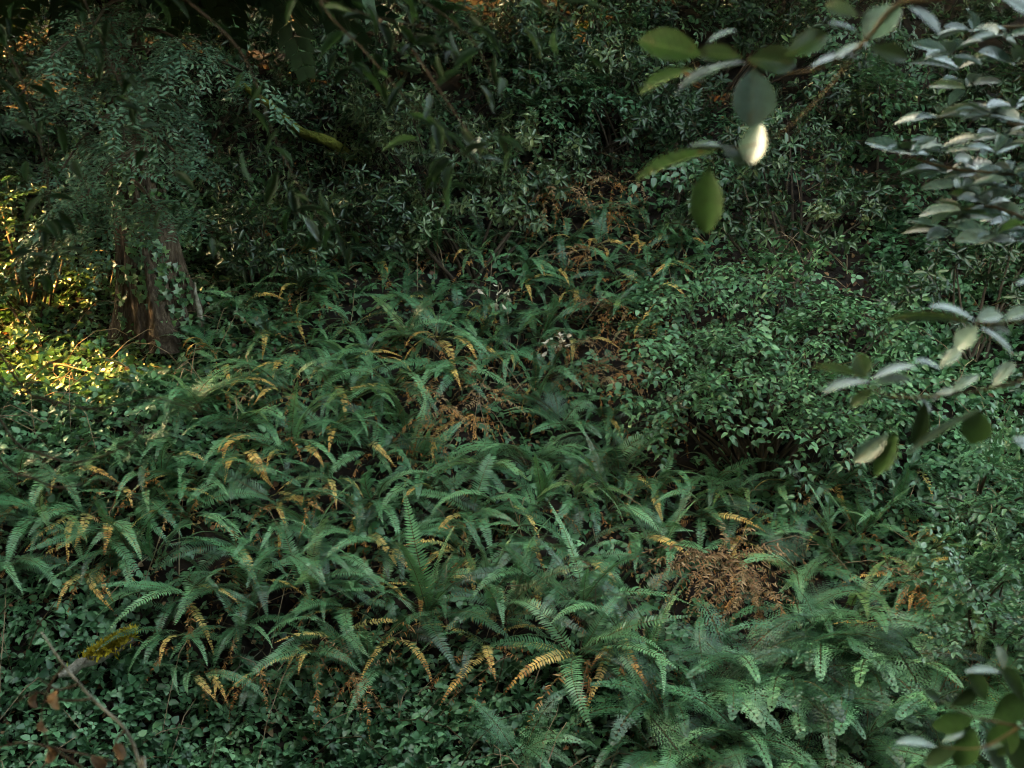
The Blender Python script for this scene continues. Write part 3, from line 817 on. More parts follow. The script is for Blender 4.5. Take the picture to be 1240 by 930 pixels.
for i in range(4): FR['lacy'].append(frond_mesh(350 + i, rnd.uniform(50, 64), rnd.uniform(-45, -15), 1, 20, .26, 'fern', rnd.uniform(-.4, .4), bi=True))
for i in range(4): FR['yellow'].append(frond_mesh(360 + i, rnd.uniform(30, 60), rnd.uniform(-75, -30), 1, 30, .085, 'fern_yellow', rnd.uniform(-.5, .5), dead=.16))
for i in range(5): FR['dead'].append(frond_mesh(370 + i, rnd.uniform(10, 40), rnd.uniform(-88, -60), 1, 30, .085, 'fern_dead', rnd.uniform(-.6, .6), dead=.9))
for i in range(4): FR['rust'].append(frond_mesh(380 + i, rnd.uniform(40, 68), rnd.uniform(-95, -75), 1, 34, .085, 'fern_rust', rnd.uniform(-.5, .5), dead=.65))

LAND = [((200, 390), 'the redwood trunk'), ((110, 440), 'the sunlit ivy shelf'), ((880, 715), 'the rust-brown dead fern mound'), ((920, 450), 'the dense small-leaved shrub'),
        ((130, 825), 'the yellow moss-capped log'), ((600, 375), 'the bleached dry leaf stems'), ((670, 245), 'the bare reddish bank'), ((110, 880), 'the grey dead branch'),
        ((1190, 735), 'the round-leaved low shrub'), ((560, 230), 'the pale rhododendron thicket'), ((560, 525), 'the orange dead-frond hollow'), ((1090, 690), 'the orange dying fern'),
        ((1180, 575), 'the pale glossy low shrub'), ((530, 720), 'the upright tall fern'), ((480, 860), 'the tangle of dry twigs'), ((225, 470), 'the bright lacy fern')]
FERNS = []
def fern(px, py, size, n, mix, look, tilt=0.0, lab=None, az=None, base=None):
    size *= 1.02
    base = base if base is not None else ground(px, py)
    root = empty('sword_fern' if 'lacy' not in mix else 'lady_fern', base, lab or '', 'fern', 'ferns growing on the slope', (R(12) , tilt, 0))
    tot = sum(mix.values())
    ks = []
    for k, w in mix.items(): ks += [k] * max(1, round(n * w / tot))
    rnd.shuffle(ks)
    for i, k in enumerate(ks):
        a = -math.pi / 2 + rnd.gauss(0, 1.25) if az is None else az + rnd.gauss(0, .9)
        if rnd.random() < .3 and az is None: a = rnd.uniform(0, 6.28)
        if k in ('dead', 'yellow') and az is None: a = -math.pi / 2 + rnd.gauss(0, .8)
        s = size * rnd.uniform(.75, 1.12) * (.88 if k in ('dead', 'yellow', 'skirt') else 1)
        m = Matrix.Translation((rnd.gauss(0, .05), rnd.gauss(0, .05), .02 + (.12 * size if k != 'dead' else .08 * size) + (.22 if k == 'rust' or (k == 'dead' and 'green' not in mix and 'skirt' not in mix) else 0))) @ Matrix.Rotation(a, 4, 'Z') @ Matrix.Rotation(rnd.gauss(0, .16), 4, 'Y') @ Matrix.Rotation(rnd.gauss(0, .25), 4, 'X') @ Matrix.Diagonal((s, s * rnd.uniform(.75, 1.2), s, 1))
        part('frond', FR[k][rnd.randrange(len(FR[k]))], root, m)
    FERNS.append((root, px, py, look, size / 1.02, lab))
    return root
G = {'green': 10, 'skirt': 2.5, 'dead': 3, 'yellow': .9}
GU = {'upright': 6, 'green': 5, 'skirt': 3, 'dead': 3}
GY = {'green': 6, 'skirt': 2, 'yellow': 4.5, 'dead': 6}
GP = {'pale': 3, 'green': 7, 'skirt': 3, 'dead': 2}
LA = {'lacy': 11}
LAP = {'lacy': 8, 'pale': 3}
hand = [
    # px, py, size, fronds, mix, look
    (238, 510, .95, 14, LAP, 'bright lacy', 'bright lacy fern spilling down from the edge of the sunlit ivy shelf'),
    (160, 560, .75, 11, LA, 'lacy', None), (320, 545, 1.0, 14, GY, 'yellowing', None), (300, 525, .85, 10, LAP, 'lacy', None), (355, 560, .95, 12, {'upright': 3, 'yellow': 3, 'green': 6}, 'upright yellow-tipped', None),
    (325, 415, .9, 12, G, 'arching', None), (360, 365, 1.05, 13, G, 'arching', None), (300, 380, .85, 10, G, 'arching', None), (415, 455, 1.0, 14, GY, 'yellowing', None), (375, 435, .9, 11, GP, 'pale-fronded', None),
    (430, 410, .95, 12, G, 'arching', None), (490, 420, .95, 13, GP, 'pale-fronded', None), (530, 425, 1.1, 15, GY, 'yellowing', None), (480, 490, 1.35, 18, G, 'large arching', None), (430, 500, 1.1, 14, GP, 'pale-fronded', None), (545, 470, 1.1, 14, G, 'arching', None), (455, 560, 1.1, 14, G, 'arching', None), (400, 540, 1.0, 12, G, 'arching', None),
    (620, 445, 1.0, 14, G, 'arching', None), (665, 470, 1.0, 14, G, 'arching', None), (660, 400, .95, 12, GP, 'pale-fronded', None), (700, 365, .9, 12, GY, 'yellowing', None), (745, 350, 1.0, 14, G, 'arching', None), (795, 365, 1.0, 14, G, 'arching', None), (775, 310, .95, 12, GY, 'yellowing', None), (725, 310, .95, 12, GY, 'yellowing', None), (690, 300, .85, 10, G, 'arching', None), (760, 265, .9, 12, G, 'arching', None), (820, 335, .9, 11, G, 'arching', None), (700, 425, .9, 10, GY, 'yellowing', None),
    (680, 535, 1.05, 14, LA, 'lacy', None), (730, 520, .95, 12, G, 'arching', None), (640, 580, 1.05, 14, LA, 'lacy', None), (590, 590, 1.0, 12, LAP, 'lacy', None), (800, 520, .9, 11, GY, 'yellowing', None), (745, 590, 1.1, 14, G, 'arching', None), (700, 620, 1.05, 14, GP, 'pale-fronded', None), (790, 610, 1.0, 12, G, 'arching', None),
    (450, 625, 1.05, 14, G, 'arching', None), (520, 610, 1.05, 14, G, 'arching', None), (400, 600, 1.0, 12, GY, 'yellowing', None), (570, 640, 1.05, 14, G, 'arching', None), (340, 620, .95, 12, GY, 'yellowing', None), (290, 600, .9, 10, LA, 'lacy', None),
    (55, 650, 1.1, 15, GP, 'pale-fronded', None), (130, 660, 1.15, 16, GY, 'yellowing', None), (105, 705, .95, 13, {'green': 6, 'yellow': 4, 'dead': 5}, 'yellow-skirted', 'fern with a bright orange and yellow skirt of dying fronds above the moss-capped log'),
    (225, 740, 1.15, 18, {'green': 7, 'skirt': 6, 'yellow': 2, 'dead': 3}, 'drooping', 'large drooping fern with one yellow frond hanging among green ones'),
    (305, 730, 1.15, 16, G, 'arching', None), (290, 680, 1.0, 13, G, 'arching', None), (380, 730, 1.1, 14, GP, 'pale-fronded', None), (350, 690, 1.0, 12, G, 'arching', None), (310, 830, .85, 10, {'skirt': 5, 'yellow': 1, 'dead': 4}, 'hanging', None), (385, 810, 1.0, 13, {'green': 4, 'skirt': 3, 'yellow': 3, 'dead': 5}, 'dying', None), (410, 790, .95, 10, GY, 'yellowing', None), (180, 620, 1.0, 13, G, 'arching', None), (230, 640, 1.0, 12, G, 'arching', None),
    (520, 765, 1.2, 15, {'upright': 9, 'green': 4, 'dead': 2}, 'upright', 'tall upright fern with narrow fronds standing like a vase mid-slope'),
    (470, 680, 1.05, 13, G, 'arching', None), (435, 665, 1.0, 12, G, 'arching', None), (560, 690, 1.05, 14, GY, 'yellowing', None), (610, 765, 1.1, 14, GU, 'upright', None), (650, 725, 1.05, 13, G, 'arching', None), (700, 750, 1.1, 14, GU, 'upright', None), (760, 740, 1.0, 12, G, 'arching', None),
    (590, 800, 1.05, 14, {'green': 3, 'yellow': 6, 'dead': 5}, 'yellow', 'fern of yellow and brown fronds below the tall upright fern'), (700, 815, 1.2, 16, G, 'large arching', None), (750, 790, 1.05, 14, GY, 'yellowing', None), (650, 670, 1.0, 12, G, 'arching', None), (700, 690, 1.0, 12, G, 'arching', None), (765, 670, 1.05, 13, G, 'arching', None), (800, 700, 1.05, 13, GU, 'upright', None), (625, 930, .75, 8, LA, 'lacy', None), (800, 880, 1.0, 14, LA, 'lacy', None),
    (850, 640, 1.0, 13, G, 'arching', None), (900, 620, 1.0, 13, GP, 'pale-fronded', None), (860, 600, .9, 11, G, 'arching', None), (940, 640, .95, 12, G, 'arching', None), (965, 710, .95, 12, LAP, 'lacy', None), (1010, 690, 1.0, 12, GU, 'upright', None), (1040, 655, .9, 11, GU, 'upright', None),
    (1095, 715, 1.0, 14, {'green': 4, 'yellow': 4, 'dead': 8}, 'orange', 'orange dying fern with sagging brown skirt beside the round-leaved low shrub'),
    (1030, 760, 1.15, 14, GP, 'pale-fronded', None), (1090, 790, 1.0, 13, GY, 'yellowing', None), (990, 800, 1.15, 16, LA, 'lacy', None), (890, 830, 1.0, 15, LA, 'lacy', None), (945, 850, 1.15, 16, LA, 'lacy', None), (1005, 880, 1.15, 16, LA, 'lacy', None), (865, 860, 1.05, 14, LA, 'lacy', None), (1060, 830, 1.05, 14, LA, 'lacy', None), (1120, 830, 1.0, 12, G, 'arching', None), (1040, 930, 1.05, 14, LA, 'lacy', None), (890, 925, 1.0, 14, LA, 'lacy', None), (960, 950, 1.0, 12, LA, 'lacy', None), (1130, 655, .9, 10, GY, 'yellowing', None), (1160, 800, .9, 10, G, 'arching', None), (1205, 690, 1.0, 10, GP, 'pale-fronded', None),
    (640, 335, .85, 14, G, 'arching', None), (680, 345, .85, 14, GY, 'yellowing', None), (800, 295, .85, 14, G, 'arching', None), (722, 275, .8, 12, G, 'arching', None), (785, 335, .9, 14, GY, 'yellowing', None), (660, 312, .8, 12, G, 'arching', None), (832, 305, .8, 12, G, 'arching', None),
    (760, 380, .9, 14, G, 'arching', None), (722, 388, .85, 14, G, 'arching', None), (790, 400, .85, 12, GY, 'yellowing', None), (610, 395, .85, 12, G, 'arching', None), (575, 430, .9, 14, G, 'arching', None),
    (20, 590, 1.0, 12, G, 'arching', None), (75, 590, .95, 11, GY, 'yellowing', None), (10, 700, 1.0, 12, G, 'arching', None),
]
for (px, py, s, n, mx, look, lab) in hand:
    fern(px, py, s, n, mx, look, 0, lab)
# the rust-brown collapsed fern
fern(875, 725, 1.25, 34, {'rust': 20, 'dead': 6}, 'rust', 0, 'mound of collapsed rust-brown dead fern fronds')
fern(905, 752, 1.0, 22, {'rust': 12, 'dead': 3}, 'rust', 0, 'lower rust-brown dead fern sprawling under the collapsed brown mound')
fern(560, 535, 1.0, 16, {'dead': 12, 'rust': 4}, 'dead', 0, 'burnt-orange dead fern in a shaded hollow between green ferns')
fern(525, 545, .9, 12, {'dead': 9, 'yellow': 3}, 'dead', 0, 'dead fern with yellow-brown fronds under the large arching fern')
fern(735, 500, .9, 12, {'rust': 9, 'dead': 3}, 'dead', 0, 'brown withered fern against the dense small-leaved shrub')
fern(665, 265, 1.2, 18, {'rust': 9, 'dead': 9}, 'dead', 0, 'reddish dead fern curtain hanging on the bare bank')
fern(745, 250, 1.1, 14, {'rust': 7, 'dead': 7}, 'dead', 0, 'dry reddish fronds below the grey-green rhododendron')
fern(690, 450, .8, 12, {'rust': 9, 'dead': 3}, 'dead', 0, 'brown withered fern below the bleached dry leaf stems')
RUSTY = []
for k, (px, py, z_) in enumerate([(640, 240, .9), (705, 245, .9), (735, 285, .9), (655, 290, .8), (705, 335, .8), (740, 405, .85), (765, 440, .85), (595, 505, .9), (540, 520, .9), (722, 470, .8), (752, 478, .8), (575, 470, .7), (430, 850, .8), (1105, 745, .9)]):
    RUSTY.append((px, py))
    fern(px, py, z_, 11, {'rust': 6, 'dead': 7}, 'dead', 0, ['rusty dead fern low on the bank under the grey-green rhododendron', 'rusty dead fern high on the bank under the leafy overhang', 'withered fern at the top of the fern run', 'withered fern below the hanging reddish curtain', 'collapsed brown fern among yellowing ferns of the upper run', 'orange-brown fern at the uphill edge of the small-leaved shrub', 'brown fern tucked under the small-leaved shrub', 'rusty fern on the uphill rim of the shaded hollow', 'rusty fern hanging into the shaded hollow',
         'straw and rust fern between the pale stems and the shrub', 'flattened brown fern beside the withered one at the shrub', 'small rusty fern above the shaded hollow', 'collapsed tan fern at the edge of the low brambles', 'brown sagging fern below the orange dying fern'][k])
# filler ferns between the hand-placed ones
taken = [(h[0], h[1]) for h in hand]
def density(px, py):
    if py < 255: return 0
    if abs(px - 885) < 75 and abs(py - 745) < 70: return 0
    if 620 < px < 780 and py < 300: return .25
    if abs(px - 740) < 35 and 400 < py < 500: return .1
    if abs(px - 555) < 45 and abs(py - 545) < 35: return 0
    if py < 400: return .75 if 380 < px < 830 else (.15 if px < 380 and px > 260 else 0)
    if py < 560:
        if px < 250: return 0
        if px < 790: return .9
        return 0
    if py < 830:
        if 790 < px < 1080 and py < 600: return 0
        if px > 1150: return .3
        return .9 if not (px < 210 and py > 720) else 0
    if px < 780: return 0
    return .8
tries = 0
while tries < 2600 and len(taken) < 214:
    tries += 1
    px = rnd.uniform(-40, 1280); py = rnd.uniform(255, 960)
    if rnd.random() > density(px, py): continue
    dmin = 22 + 32 * (py - 250) / 650
    if any(abs(px - a) < 42 and -8 < py - b < 52 for a, b in RUSTY): continue
    if any((px - a) ** 2 + ((py - b) * 1.3) ** 2 < dmin * dmin for a, b in taken): continue
    taken.append((px, py))
    mx, look = rnd.choice([(G, 'arching'), (G, 'arching'), (GY, 'yellowing'), (GP, 'pale-fronded'), (GU, 'upright')] if px < 800 or py < 760 else [(LA, 'lacy')])
    fern(px, py, rnd.uniform(.75, 1.05), rnd.randint(10, 13), mx, look)
def fern_labels():
    rows = []
    for root, px, py, look, size, lab in FERNS:
        if lab: continue
        near = sorted(LAND, key=lambda l: (l[0][0] - px) ** 2 + ((l[0][1] - py) * 1.4) ** 2)
        (lx, ly), nm = near[0]
        rel = 'uphill of' if py < ly - 45 else 'downhill of' if py > ly + 45 else 'beside'
        sz = 'big' if size > 1.07 else 'small' if size < .9 else 'mid-sized'
        if look.startswith('large'): look = look[6:]; sz = 'large'
        rows.append((root, f'{sz} {look} fern {rel} {nm}', near[1][1], 'thick' if len(root.children) > 13 else 'sparse' if len(root.children) < 10 else 'full'))
    count = {}
    for r in rows: count[r[1]] = count.get(r[1], 0) + 1
    for root, a, second, body in rows:
        root['label'] = a if count[a] == 1 else f'{body} {a} toward {second}' if len(f'{body} {a} toward {second}'.split()) < 17 else f'{a} toward {second}'
fern_labels()

# ------------------------------------------------------------------ ground cover
def slope_normals(x, y):
    e = .05
    dx = (hgt(x + e, y) - hgt(x - e, y)) / (2 * e); dy = (hgt(x, y + e) - hgt(x, y - e)) / (2 * e)
    n = np.stack([-dx, -dy, np.ones_like(dx)], 1)
    return n / np.linalg.norm(n, axis=1, keepdims=True)
def cover_points(n, y0, y1, wk=.45, wm=1.0, p=1.0):
    y = y0 + (y1 - y0) * nr.uniform(0, 1, n) ** p
    x = nr.uniform(-1, 1, n) * (wk * y + wm)
    return x, y
def clump(x, y, k, s):
    rs = np.random.RandomState(s)
    v = 0
    for i in range(5):
        a = rs.uniform(0, 6.28); f = k * rs.uniform(.6, 1.8); v = v + np.sin(f * (math.cos(a) * x + math.sin(a) * y) + rs.uniform(0, 6.28))
    return v / 5
def leaves(x, y, hmax, tilt=.45, upbias=.6):
    n = len(x)
    c = clump(x, y, 1.6, 3)
    h = hmax * (.55 + .8 * c).clip(.1, 1.3) * nr.uniform(.25, 1, n)
    P = np.stack([x, y, hgt(x, y) + h], 1)
    N = slope_normals(x, y) * .6 + np.array([0, -.1, upbias]) + nr.normal(0, tilt, (n, 3))
    X = nr.normal(0, 1, (n, 3)) + np.array([0, -.7, -.25])
    return P, frames(X, N)
def stuff(name, me, label):
    o = bpy.data.objects.new(name, me); C.objects.link(o)
    o['kind'] = 'stuff'; o['label'] = label
    return o
# bramble and low herbs over the whole slope
x, y = cover_points(62000, 9.3, 23, p=1.25)
k = clump(x, y, 2.3, 5) + nr.uniform(-.5, .5, len(x)) > -.62
zz = hgt(x, y); dep = y * CF.y + zz * CF.z
PX = 620 + FPX * x / dep; PY = 465 - FPX * (y * CU.y + zz * CU.z) / dep
low = (PY > 800) & (PX < 800) | (PX < 330) & (PY > 470) & (PY < 640) | (PX < 160) & (PY > 700) | (PX > 1060) & (PY > 250) | (PY > 560) & (PX > 1000) & (PY < 700)
k = low | (nr.uniform(0, 1, len(x)) < .16)
x, y = x[k], y[k]
P, B = leaves(x, y, .34)
i1 = (T_TRI, P, B, nr.uniform(.06, .19, len(P)) * (1 + .03 * (P[:, 1] - 10)), (nr.uniform(0, 1, len(P)) * .6 + .4 * (clump(x, y, 3.1, 8) * .5 + .5)).clip(0, 1), 0)
# where the slope faces the hollow the cover is thinner
stuff('bramble_cover', merge_scatter('bramble_cover', [i1], ['bramble']), 'low three-leaved bramble covering the slope between the ferns')
# ivy: the shelf in front of the redwood, climbing the bank, and threads of it elsewhere
def ivy_pts(n, px0, px1, py0, py1):
    pts = []
    for _ in range(n):
        p = ground(rnd.uniform(px0, px1), rnd.uniform(py0, py1)); pts.append((p.x, p.y))
    a = np.array(pts); return a[:, 0], a[:, 1]
x1, y1_ = ivy_pts(60, -120, 300, 330, 520)
lo, hi = y1_.min(), y1_.max()
n = 15000
x = nr.uniform(-9.5, -3.0, n); y = nr.uniform(lo, hi + 1.2, n)
x2, y2 = cover_points(26000, 9.3, 33, p=1.1)
kk = (clump(x2, y2, 1.2, 21) > .05) & (nr.uniform(0, 1, len(x2)) < np.where(y2 > 18, .35, .6))
x = np.concatenate([x, x2[kk]]); y = np.concatenate([y, y2[kk]])
P, B = leaves(x, y, .20, .32, .75)
stuff('ground_ivy', merge_scatter('ground_ivy', [(T_IVY, P, B, nr.uniform(.05, .10, len(P)), nr.uniform(0, 1, len(P)), 0)], ['ivy']),
      'carpet of lobed ivy, thickest on the shelf below the redwood')
# a paler broad-leaved herb in clumps, and trailing bramble canes
x, y = cover_points(26000, 9.3, 21, p=1.2)
k = (clump(x, y, 2.0, 31) > .28) & (nr.uniform(0, 1, len(x)) < .5)
x, y = x[k], y[k]
P, B = leaves(x, y, .42, .5, .7)
stuff('broad_leaf_herbs', merge_scatter('broad_leaf_herbs', [(T_OVATE_C, P, B * np.array([1, .62, 1])[None, :, None], nr.uniform(.06, .15, len(P)), nr.uniform(0, 1, len(P)), 0)], ['herb']), 'patches of paler broad-leaved herbs among the brambles')
bl = Bld()
for i in range(520):
    yy = rnd.uniform(9.6, 20); xx = rnd.uniform(-1, 1) * (.45 * yy + .5)
    a = rnd.uniform(0, 6.28); L = rnd.uniform(.5, 1.3); h = rnd.uniform(.12, .45)
    pts = [onground(xx + math.cos(a) * L * t, yy + math.sin(a) * L * t, .06 + h * math.sin(3.1 * t)) + rv(.015) for t in (0, .25, .5, .75, 1)]
    bl.tube(pts, [.007, .006, .005, .004, .002], 4, rnd.choice((0, 0, 1)))
stuff('trailing_canes', bl.mesh('trailing_canes', ['dry_twig', 'stem']), 'thin trailing bramble canes arching through the low leaves')
# leaf litter and dry debris on the soil
x, y = cover_points(12000, 9.3, 24, p=1.2)
P = np.stack([x, y, hgt(x, y) + nr.uniform(.0, .09, len(x))], 1)
B = frames(nr.normal(0, 1, (len(x), 3)), np.array([0, -.3, 1]) + nr.normal(0, .5, (len(x), 3)))
stuff('leaf_litter', merge_scatter('leaf_litter', [(T_OVATE, P, B, nr.uniform(.035, .085, len(x)), nr.uniform(0, 1, len(x)) ** 1.5, 0)], ['litter']), 'brown fallen leaves lying on the soil under the ferns')

# ------------------------------------------------------------------ small things on the slope
def curve_pts(pts, k=4):
    out = []
    P = [pts[0]] + pts + [pts[-1]]
    for i in range(1, len(P) - 2):
        for j in range(k):
            t = j / k
            a, b, c, d = P[i - 1], P[i], P[i + 1], P[i + 2]
            out.append(.5 * ((2 * b) + (c - a) * t + (2 * a - 5 * b + 4 * c - d) * t * t + (3 * b - a - 3 * c + d) * t ** 3))
    out.append(pts[-1])
    return out
def moss_log():
    a = ground(75, 868); b_ = ground(165, 822)
    root = empty('mossy_log', a, 'short rotten log capped with bright yellow moss among low brambles', 'log')
    bl = Bld(); d = b_ - a
    pts = [d * (i / 10) + Vector((0, 0, .42)) + rv(.012) for i in range(11)]
    bl.tube(pts, [.02] + [.055 + rnd.uniform(-.012, .012) for _ in range(9)] + [.02], 10)
    part('log_wood', bl.mesh('log_wood', ['grey_bark'], True), root)
    bm = Bld()
    for i in range(1100):
        t = rnd.gauss(.72, .16)
        t = min(.98, max(.05, t))
        g = rnd.gauss(0, .7)
        n = Vector((0, -math.sin(g) , math.cos(g)))
        p = d * t + Vector((0, 0, .42)) + n * .055
        bm.leaf(T_DIAMOND, p, n + rv(.5), rv(1), rnd.uniform(.06, .13), .022, 0, rnd.random())
    part('moss', bm.mesh('log_moss', ['moss']), root, kind='stuff')
moss_log()
def dry_stem(px, py, n, label, h=.7, mat='white_leaf'):
    base = ground(px, py)
    root = empty('dry_seedling', base, label, 'dry plant', 'bleached dry plants')
    for s in range(3):
        bl = Bld()
        e = Vector((rnd.uniform(-.25, .25), rnd.uniform(-.4, 0), h * rnd.uniform(.7, 1.1)))
        pts = curve_pts([Vector((0, 0, -.05)), e * .55 + rv(.05), e, e + Vector((rnd.uniform(-.2, .2), -.15, -.2))])
        bl.tube(pts, [.008 * (1 - .7 * i / len(pts)) for i in range(len(pts))], 4)
        part('stem', bl.mesh('dry_stem', ['dry_twig']), root)
        for k in range(n // 3):
            p = pts[rnd.randrange(len(pts) // 3, len(pts))]
            b2 = Bld()
            b2.leaf(T_ELL, (0, 0, 0), (1, 0, 0), (0, .2, 1), 1, .55, 0, rnd.random())
            part('dry_leaf', DRY, root, mat_from(p, Vector((rnd.uniform(-1, 1), rnd.uniform(-1, .2), rnd.uniform(-1, .2))), rv(1), rnd.uniform(.07, .13)))
_b = Bld(); _b.leaf(T_NEAR, (0, 0, 0), (1, 0, 0), (0, 0, 1), 1, .5, 0, .5); DRY = _b.mesh('dry_leaf', ['white_leaf'])
dry_stem(598, 400, 15, 'bleached stem with white dry leaves on the bank below the pale thicket', .8)
dry_stem(668, 450, 18, 'tangle of pale grey stems with whitish withered leaves between ferns', .65)
dry_stem(812, 510, 9, 'small sprig of cream dry leaves at the edge of the small-leaved shrub', .45)
_b = Bld(); _b.leaf(T_NEAR, (0, 0, 0), (1, 0, 0), (0, 0, 1), 1, .42, 0, .5); YEL = _b.mesh('fallen_leaf', ['yellow_leaf'])
def fallen_twig(a, b_, r, label, mat='dry_twig', lift=.12):
    p0 = ground(*a); p1 = ground(*b_)
    root = empty('fallen_twig', p0, label, 'twig', 'fallen twigs among the undergrowth')
    bl = Bld(); d = p1 - p0
    pts = [d * (i / 6) + Vector((0, 0, lift)) + rv(.02) for i in range(7)]
    bl.tube(pts, [r * (1 - .1 * i) for i in range(7)], 5)
    for s in range(3):
        q = pts[rnd.randrange(1, 6)]
        bl.tube([q, q + d.normalized() * .15 + rv(.09), q + d.normalized() * .28 + rv(.14)], [r * .5, r * .4, r * .2], 4)
    part('wood', bl.mesh('twig_wood', [mat]), root)
fallen_twig((455, 870), (545, 838), .010, 'dry tan twig lying across low brambles near the tall upright fern')
fallen_twig((480, 905), (500, 835), .009, 'dry forked twig standing up in the low brambles', 'dry_twig', .18)
fallen_twig((250, 850), (320, 800), .010, 'thin grey twig on brambles beside the large drooping fern', 'grey_bark')
fallen_twig((620, 330), (740, 300), .018, 'bare brown stick on the reddish bank', 'dry_twig')
fallen_twig((270, 140), (320, 125), .03, 'pale broken stick uphill of the redwood', 'dry_twig', .4)
fallen_twig((60, 455), (130, 478), .014, 'sunlit tan stick on the ivy shelf', 'dry_twig', .2)
fallen_twig((1070, 640), (1020, 560), .012, 'thin bent twig below the dense small-leaved shrub', 'dry_twig')
# snag beside the redwood foot
def snag():
    p = ground(245, 405)
    root = empty('broken_snag', p, 'thin broken snag with a pale torn edge against the redwood foot', 'snag')
    bl = Bld()
    top = at(236, 345, p.dot(CF) + .1) - p
    pts = [top * (i / 6) + rv(.012) for i in range(7)]; pts[0] = Vector((0, 0, -.15))
    bl.tube(pts, [.05, .048, .045, .04, .035, .028, .012], 7)
    part('wood', bl.mesh('snag_wood', ['grey_bark']), root)
snag()
# mossy limb uphill of the redwood
def mossy_limb():
    a = ground(430, 190)
    root = empty('mossy_fallen_limb', a, 'mossy crooked fallen limb propped in the shrubs uphill of the redwood', 'limb')
    bl = Bld()
    d = a.dot(CF) - 1.2
    pts = [Vector((0, 0, -.1))] + [at(px, py, d) - a for px, py in [(400, 172), (365, 160), (330, 130), (300, 108), (288, 92)]]
    pts = curve_pts(pts, 4)
    bl.tube(pts, [.11 * (1 - .75 * i / len(pts)) for i in range(len(pts))], 8)
    part('wood', bl.mesh('limb_wood', ['moss_green']), root)
mossy_limb()

# ------------------------------------------------------------------ branches close to the camera
LM = {}
def leaf_obj(kind, mat, w):
    key = (kind, mat, round(w * 10))
    if key not in LM:
        b = Bld(); b.leaf({'near': T_NEAR, 'lance': T_LANCE}[kind], (0, 0, 0), (1, 0, 0), (0, 0, 1), 1, max(.1, round(w * 10) / 10), 0, .5)
        LM[key] = b.mesh('leaf', [mat])
    return LM[key]
def branch(root, pts, r0, mat='stem', r1=.25):
    bl = Bld(); c = curve_pts([p - root.location for p in pts], 5)
    bl.tube(c, [r0 * (1 - (1 - r1) * i / (len(c) - 1)) for i in range(len(c))], 7)
    return part('branch', bl.mesh('branch', [mat]), root)
UPC = Vector((0, -.45, 1))
TOC = Vector((0, -1, .25))
def leaf_px(br, root, b0, t0, w, d, mat, face='up', kind='near', dd=0.0):
    p = at(b0[0], b0[1], d); q = at(t0[0], t0[1], d + dd)
    L = (q - p).length
    nrm = {'up': Vector((rnd.gauss(0, .15), -.30, 1)), 'cam': TOC + rv(.12), 'mid': Vector((rnd.gauss(0, .2), -.7, .8))}[face]
    wm = w / FPX * d
    if face == 'up': wm = max(wm, L * .36)
    part('leaf', leaf_obj(kind, mat, wm / L), br, mat_from(p - root.location, q - p, nrm, L))
def whorl_px(br, root, c, n, Lpx, d, mats, kind='near', flat=.35, spread=None):
    p = at(c[0], c[1], d)
    ph = rnd.uniform(0, 6.28)
    for k in range(n):
        a = ph + 6.2832 * k / n + rnd.gauss(0, .25)
        x = Vector((math.cos(a), math.sin(a) * .9, rnd.uniform(-.15, .45)))
        if spread is not None: x += spread
        L = Lpx / FPX * d * rnd.uniform(.75, 1.15)
        part('leaf', leaf_obj(kind, rnd.choice(mats), flat * rnd.uniform(.85, 1.2)), br,
             mat_from(p - root.location + rv(.006), x, Vector((rnd.gauss(0, .3), -.75 + rnd.gauss(0, .35), 1)), L))
# A: large-leaved tree whose branches reach in from the east bank
def near_tree(name, x, y, label, h, r, cat='tree', lean=(0, 0)):
    base = onground(x, y, -.15)
    root = empty(name, base, label, cat)
    bl = Bld()
    pts = [Vector((lean[0] * t + .05 * math.sin(5 * t), lean[1] * t + .05 * math.cos(4 * t), h * t)) for t in [i / 9 for i in range(10)]]
    bl.tube(pts, [r * (1 - .7 * i / 9) for i in range(10)], 9)
    part('trunk', bl.mesh('near_trunk', ['grey_bark']), root)
    return root, [base + p for p in pts]
tA, trA = near_tree('madrone_tree', 2.35, 3.1, 'big-leaved evergreen tree hanging broad glossy leaves over the slope from the east bank', 4.2, .09)
GL, SHEEN = 'glossy', 'glossy_sheen'
b1 = branch(tA, [trA[7], at(1290, -20, 3.05), at(1140, -2, 3.0), at(1085, 6, 3.0), at(1045, 52, 3.0), at(1000, 80, 3.0), at(950, 88, 3.0), at(905, 76, 3.0)], .007, 'orange_stem')
for b0, t0, w, mt, fc in [((852, 68), (774, 46), 38, GL, 'cam'), ((895, 76), (815, 106), 18, SHEEN, 'up'), ((912, 82), (912, 152), 54, SHEEN, 'mid'), ((905, 72), (966, 74), 34, GL, 'cam'), ((950, 68), (1004, 38), 30, GL, 'cam'),
                          ((855, 54), (892, 33), 8, SHEEN, 'up'), ((1000, 28), (1046, 40), 10, SHEEN, 'up'), ((1092, 6), (1046, 44), 48, SHEEN, 'mid'), ((1100, 8), (1142, 38), 26, SHEEN, 'mid'), ((1005, 74), (1052, 48), 18, SHEEN, 'up'), ((1052, 58), (1100, 70), 26, GL, 'cam'),
                          ((845, 82), (772, 108), 20, GL, 'mid'), ((900, 70), (842, 62), 22, GL, 'cam'), ((980, 82), (1040, 62), 14, SHEEN, 'up'), ((905, 76), (860, 84), 16, GL, 'up'), ((1040, 20), (1000, 4), 22, GL, 'cam'), ((1210, -5), (1250, 15), 30, SHEEN, 'mid'), ((1140, 0), (1175, -25), 30, GL, 'up')]:
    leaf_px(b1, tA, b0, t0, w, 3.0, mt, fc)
b2 = branch(tA, [at(1045, 52, 3.0), at(1000, 110, 2.98), at(940, 165, 2.95), at(880, 182, 2.95)], .004, 'stem')
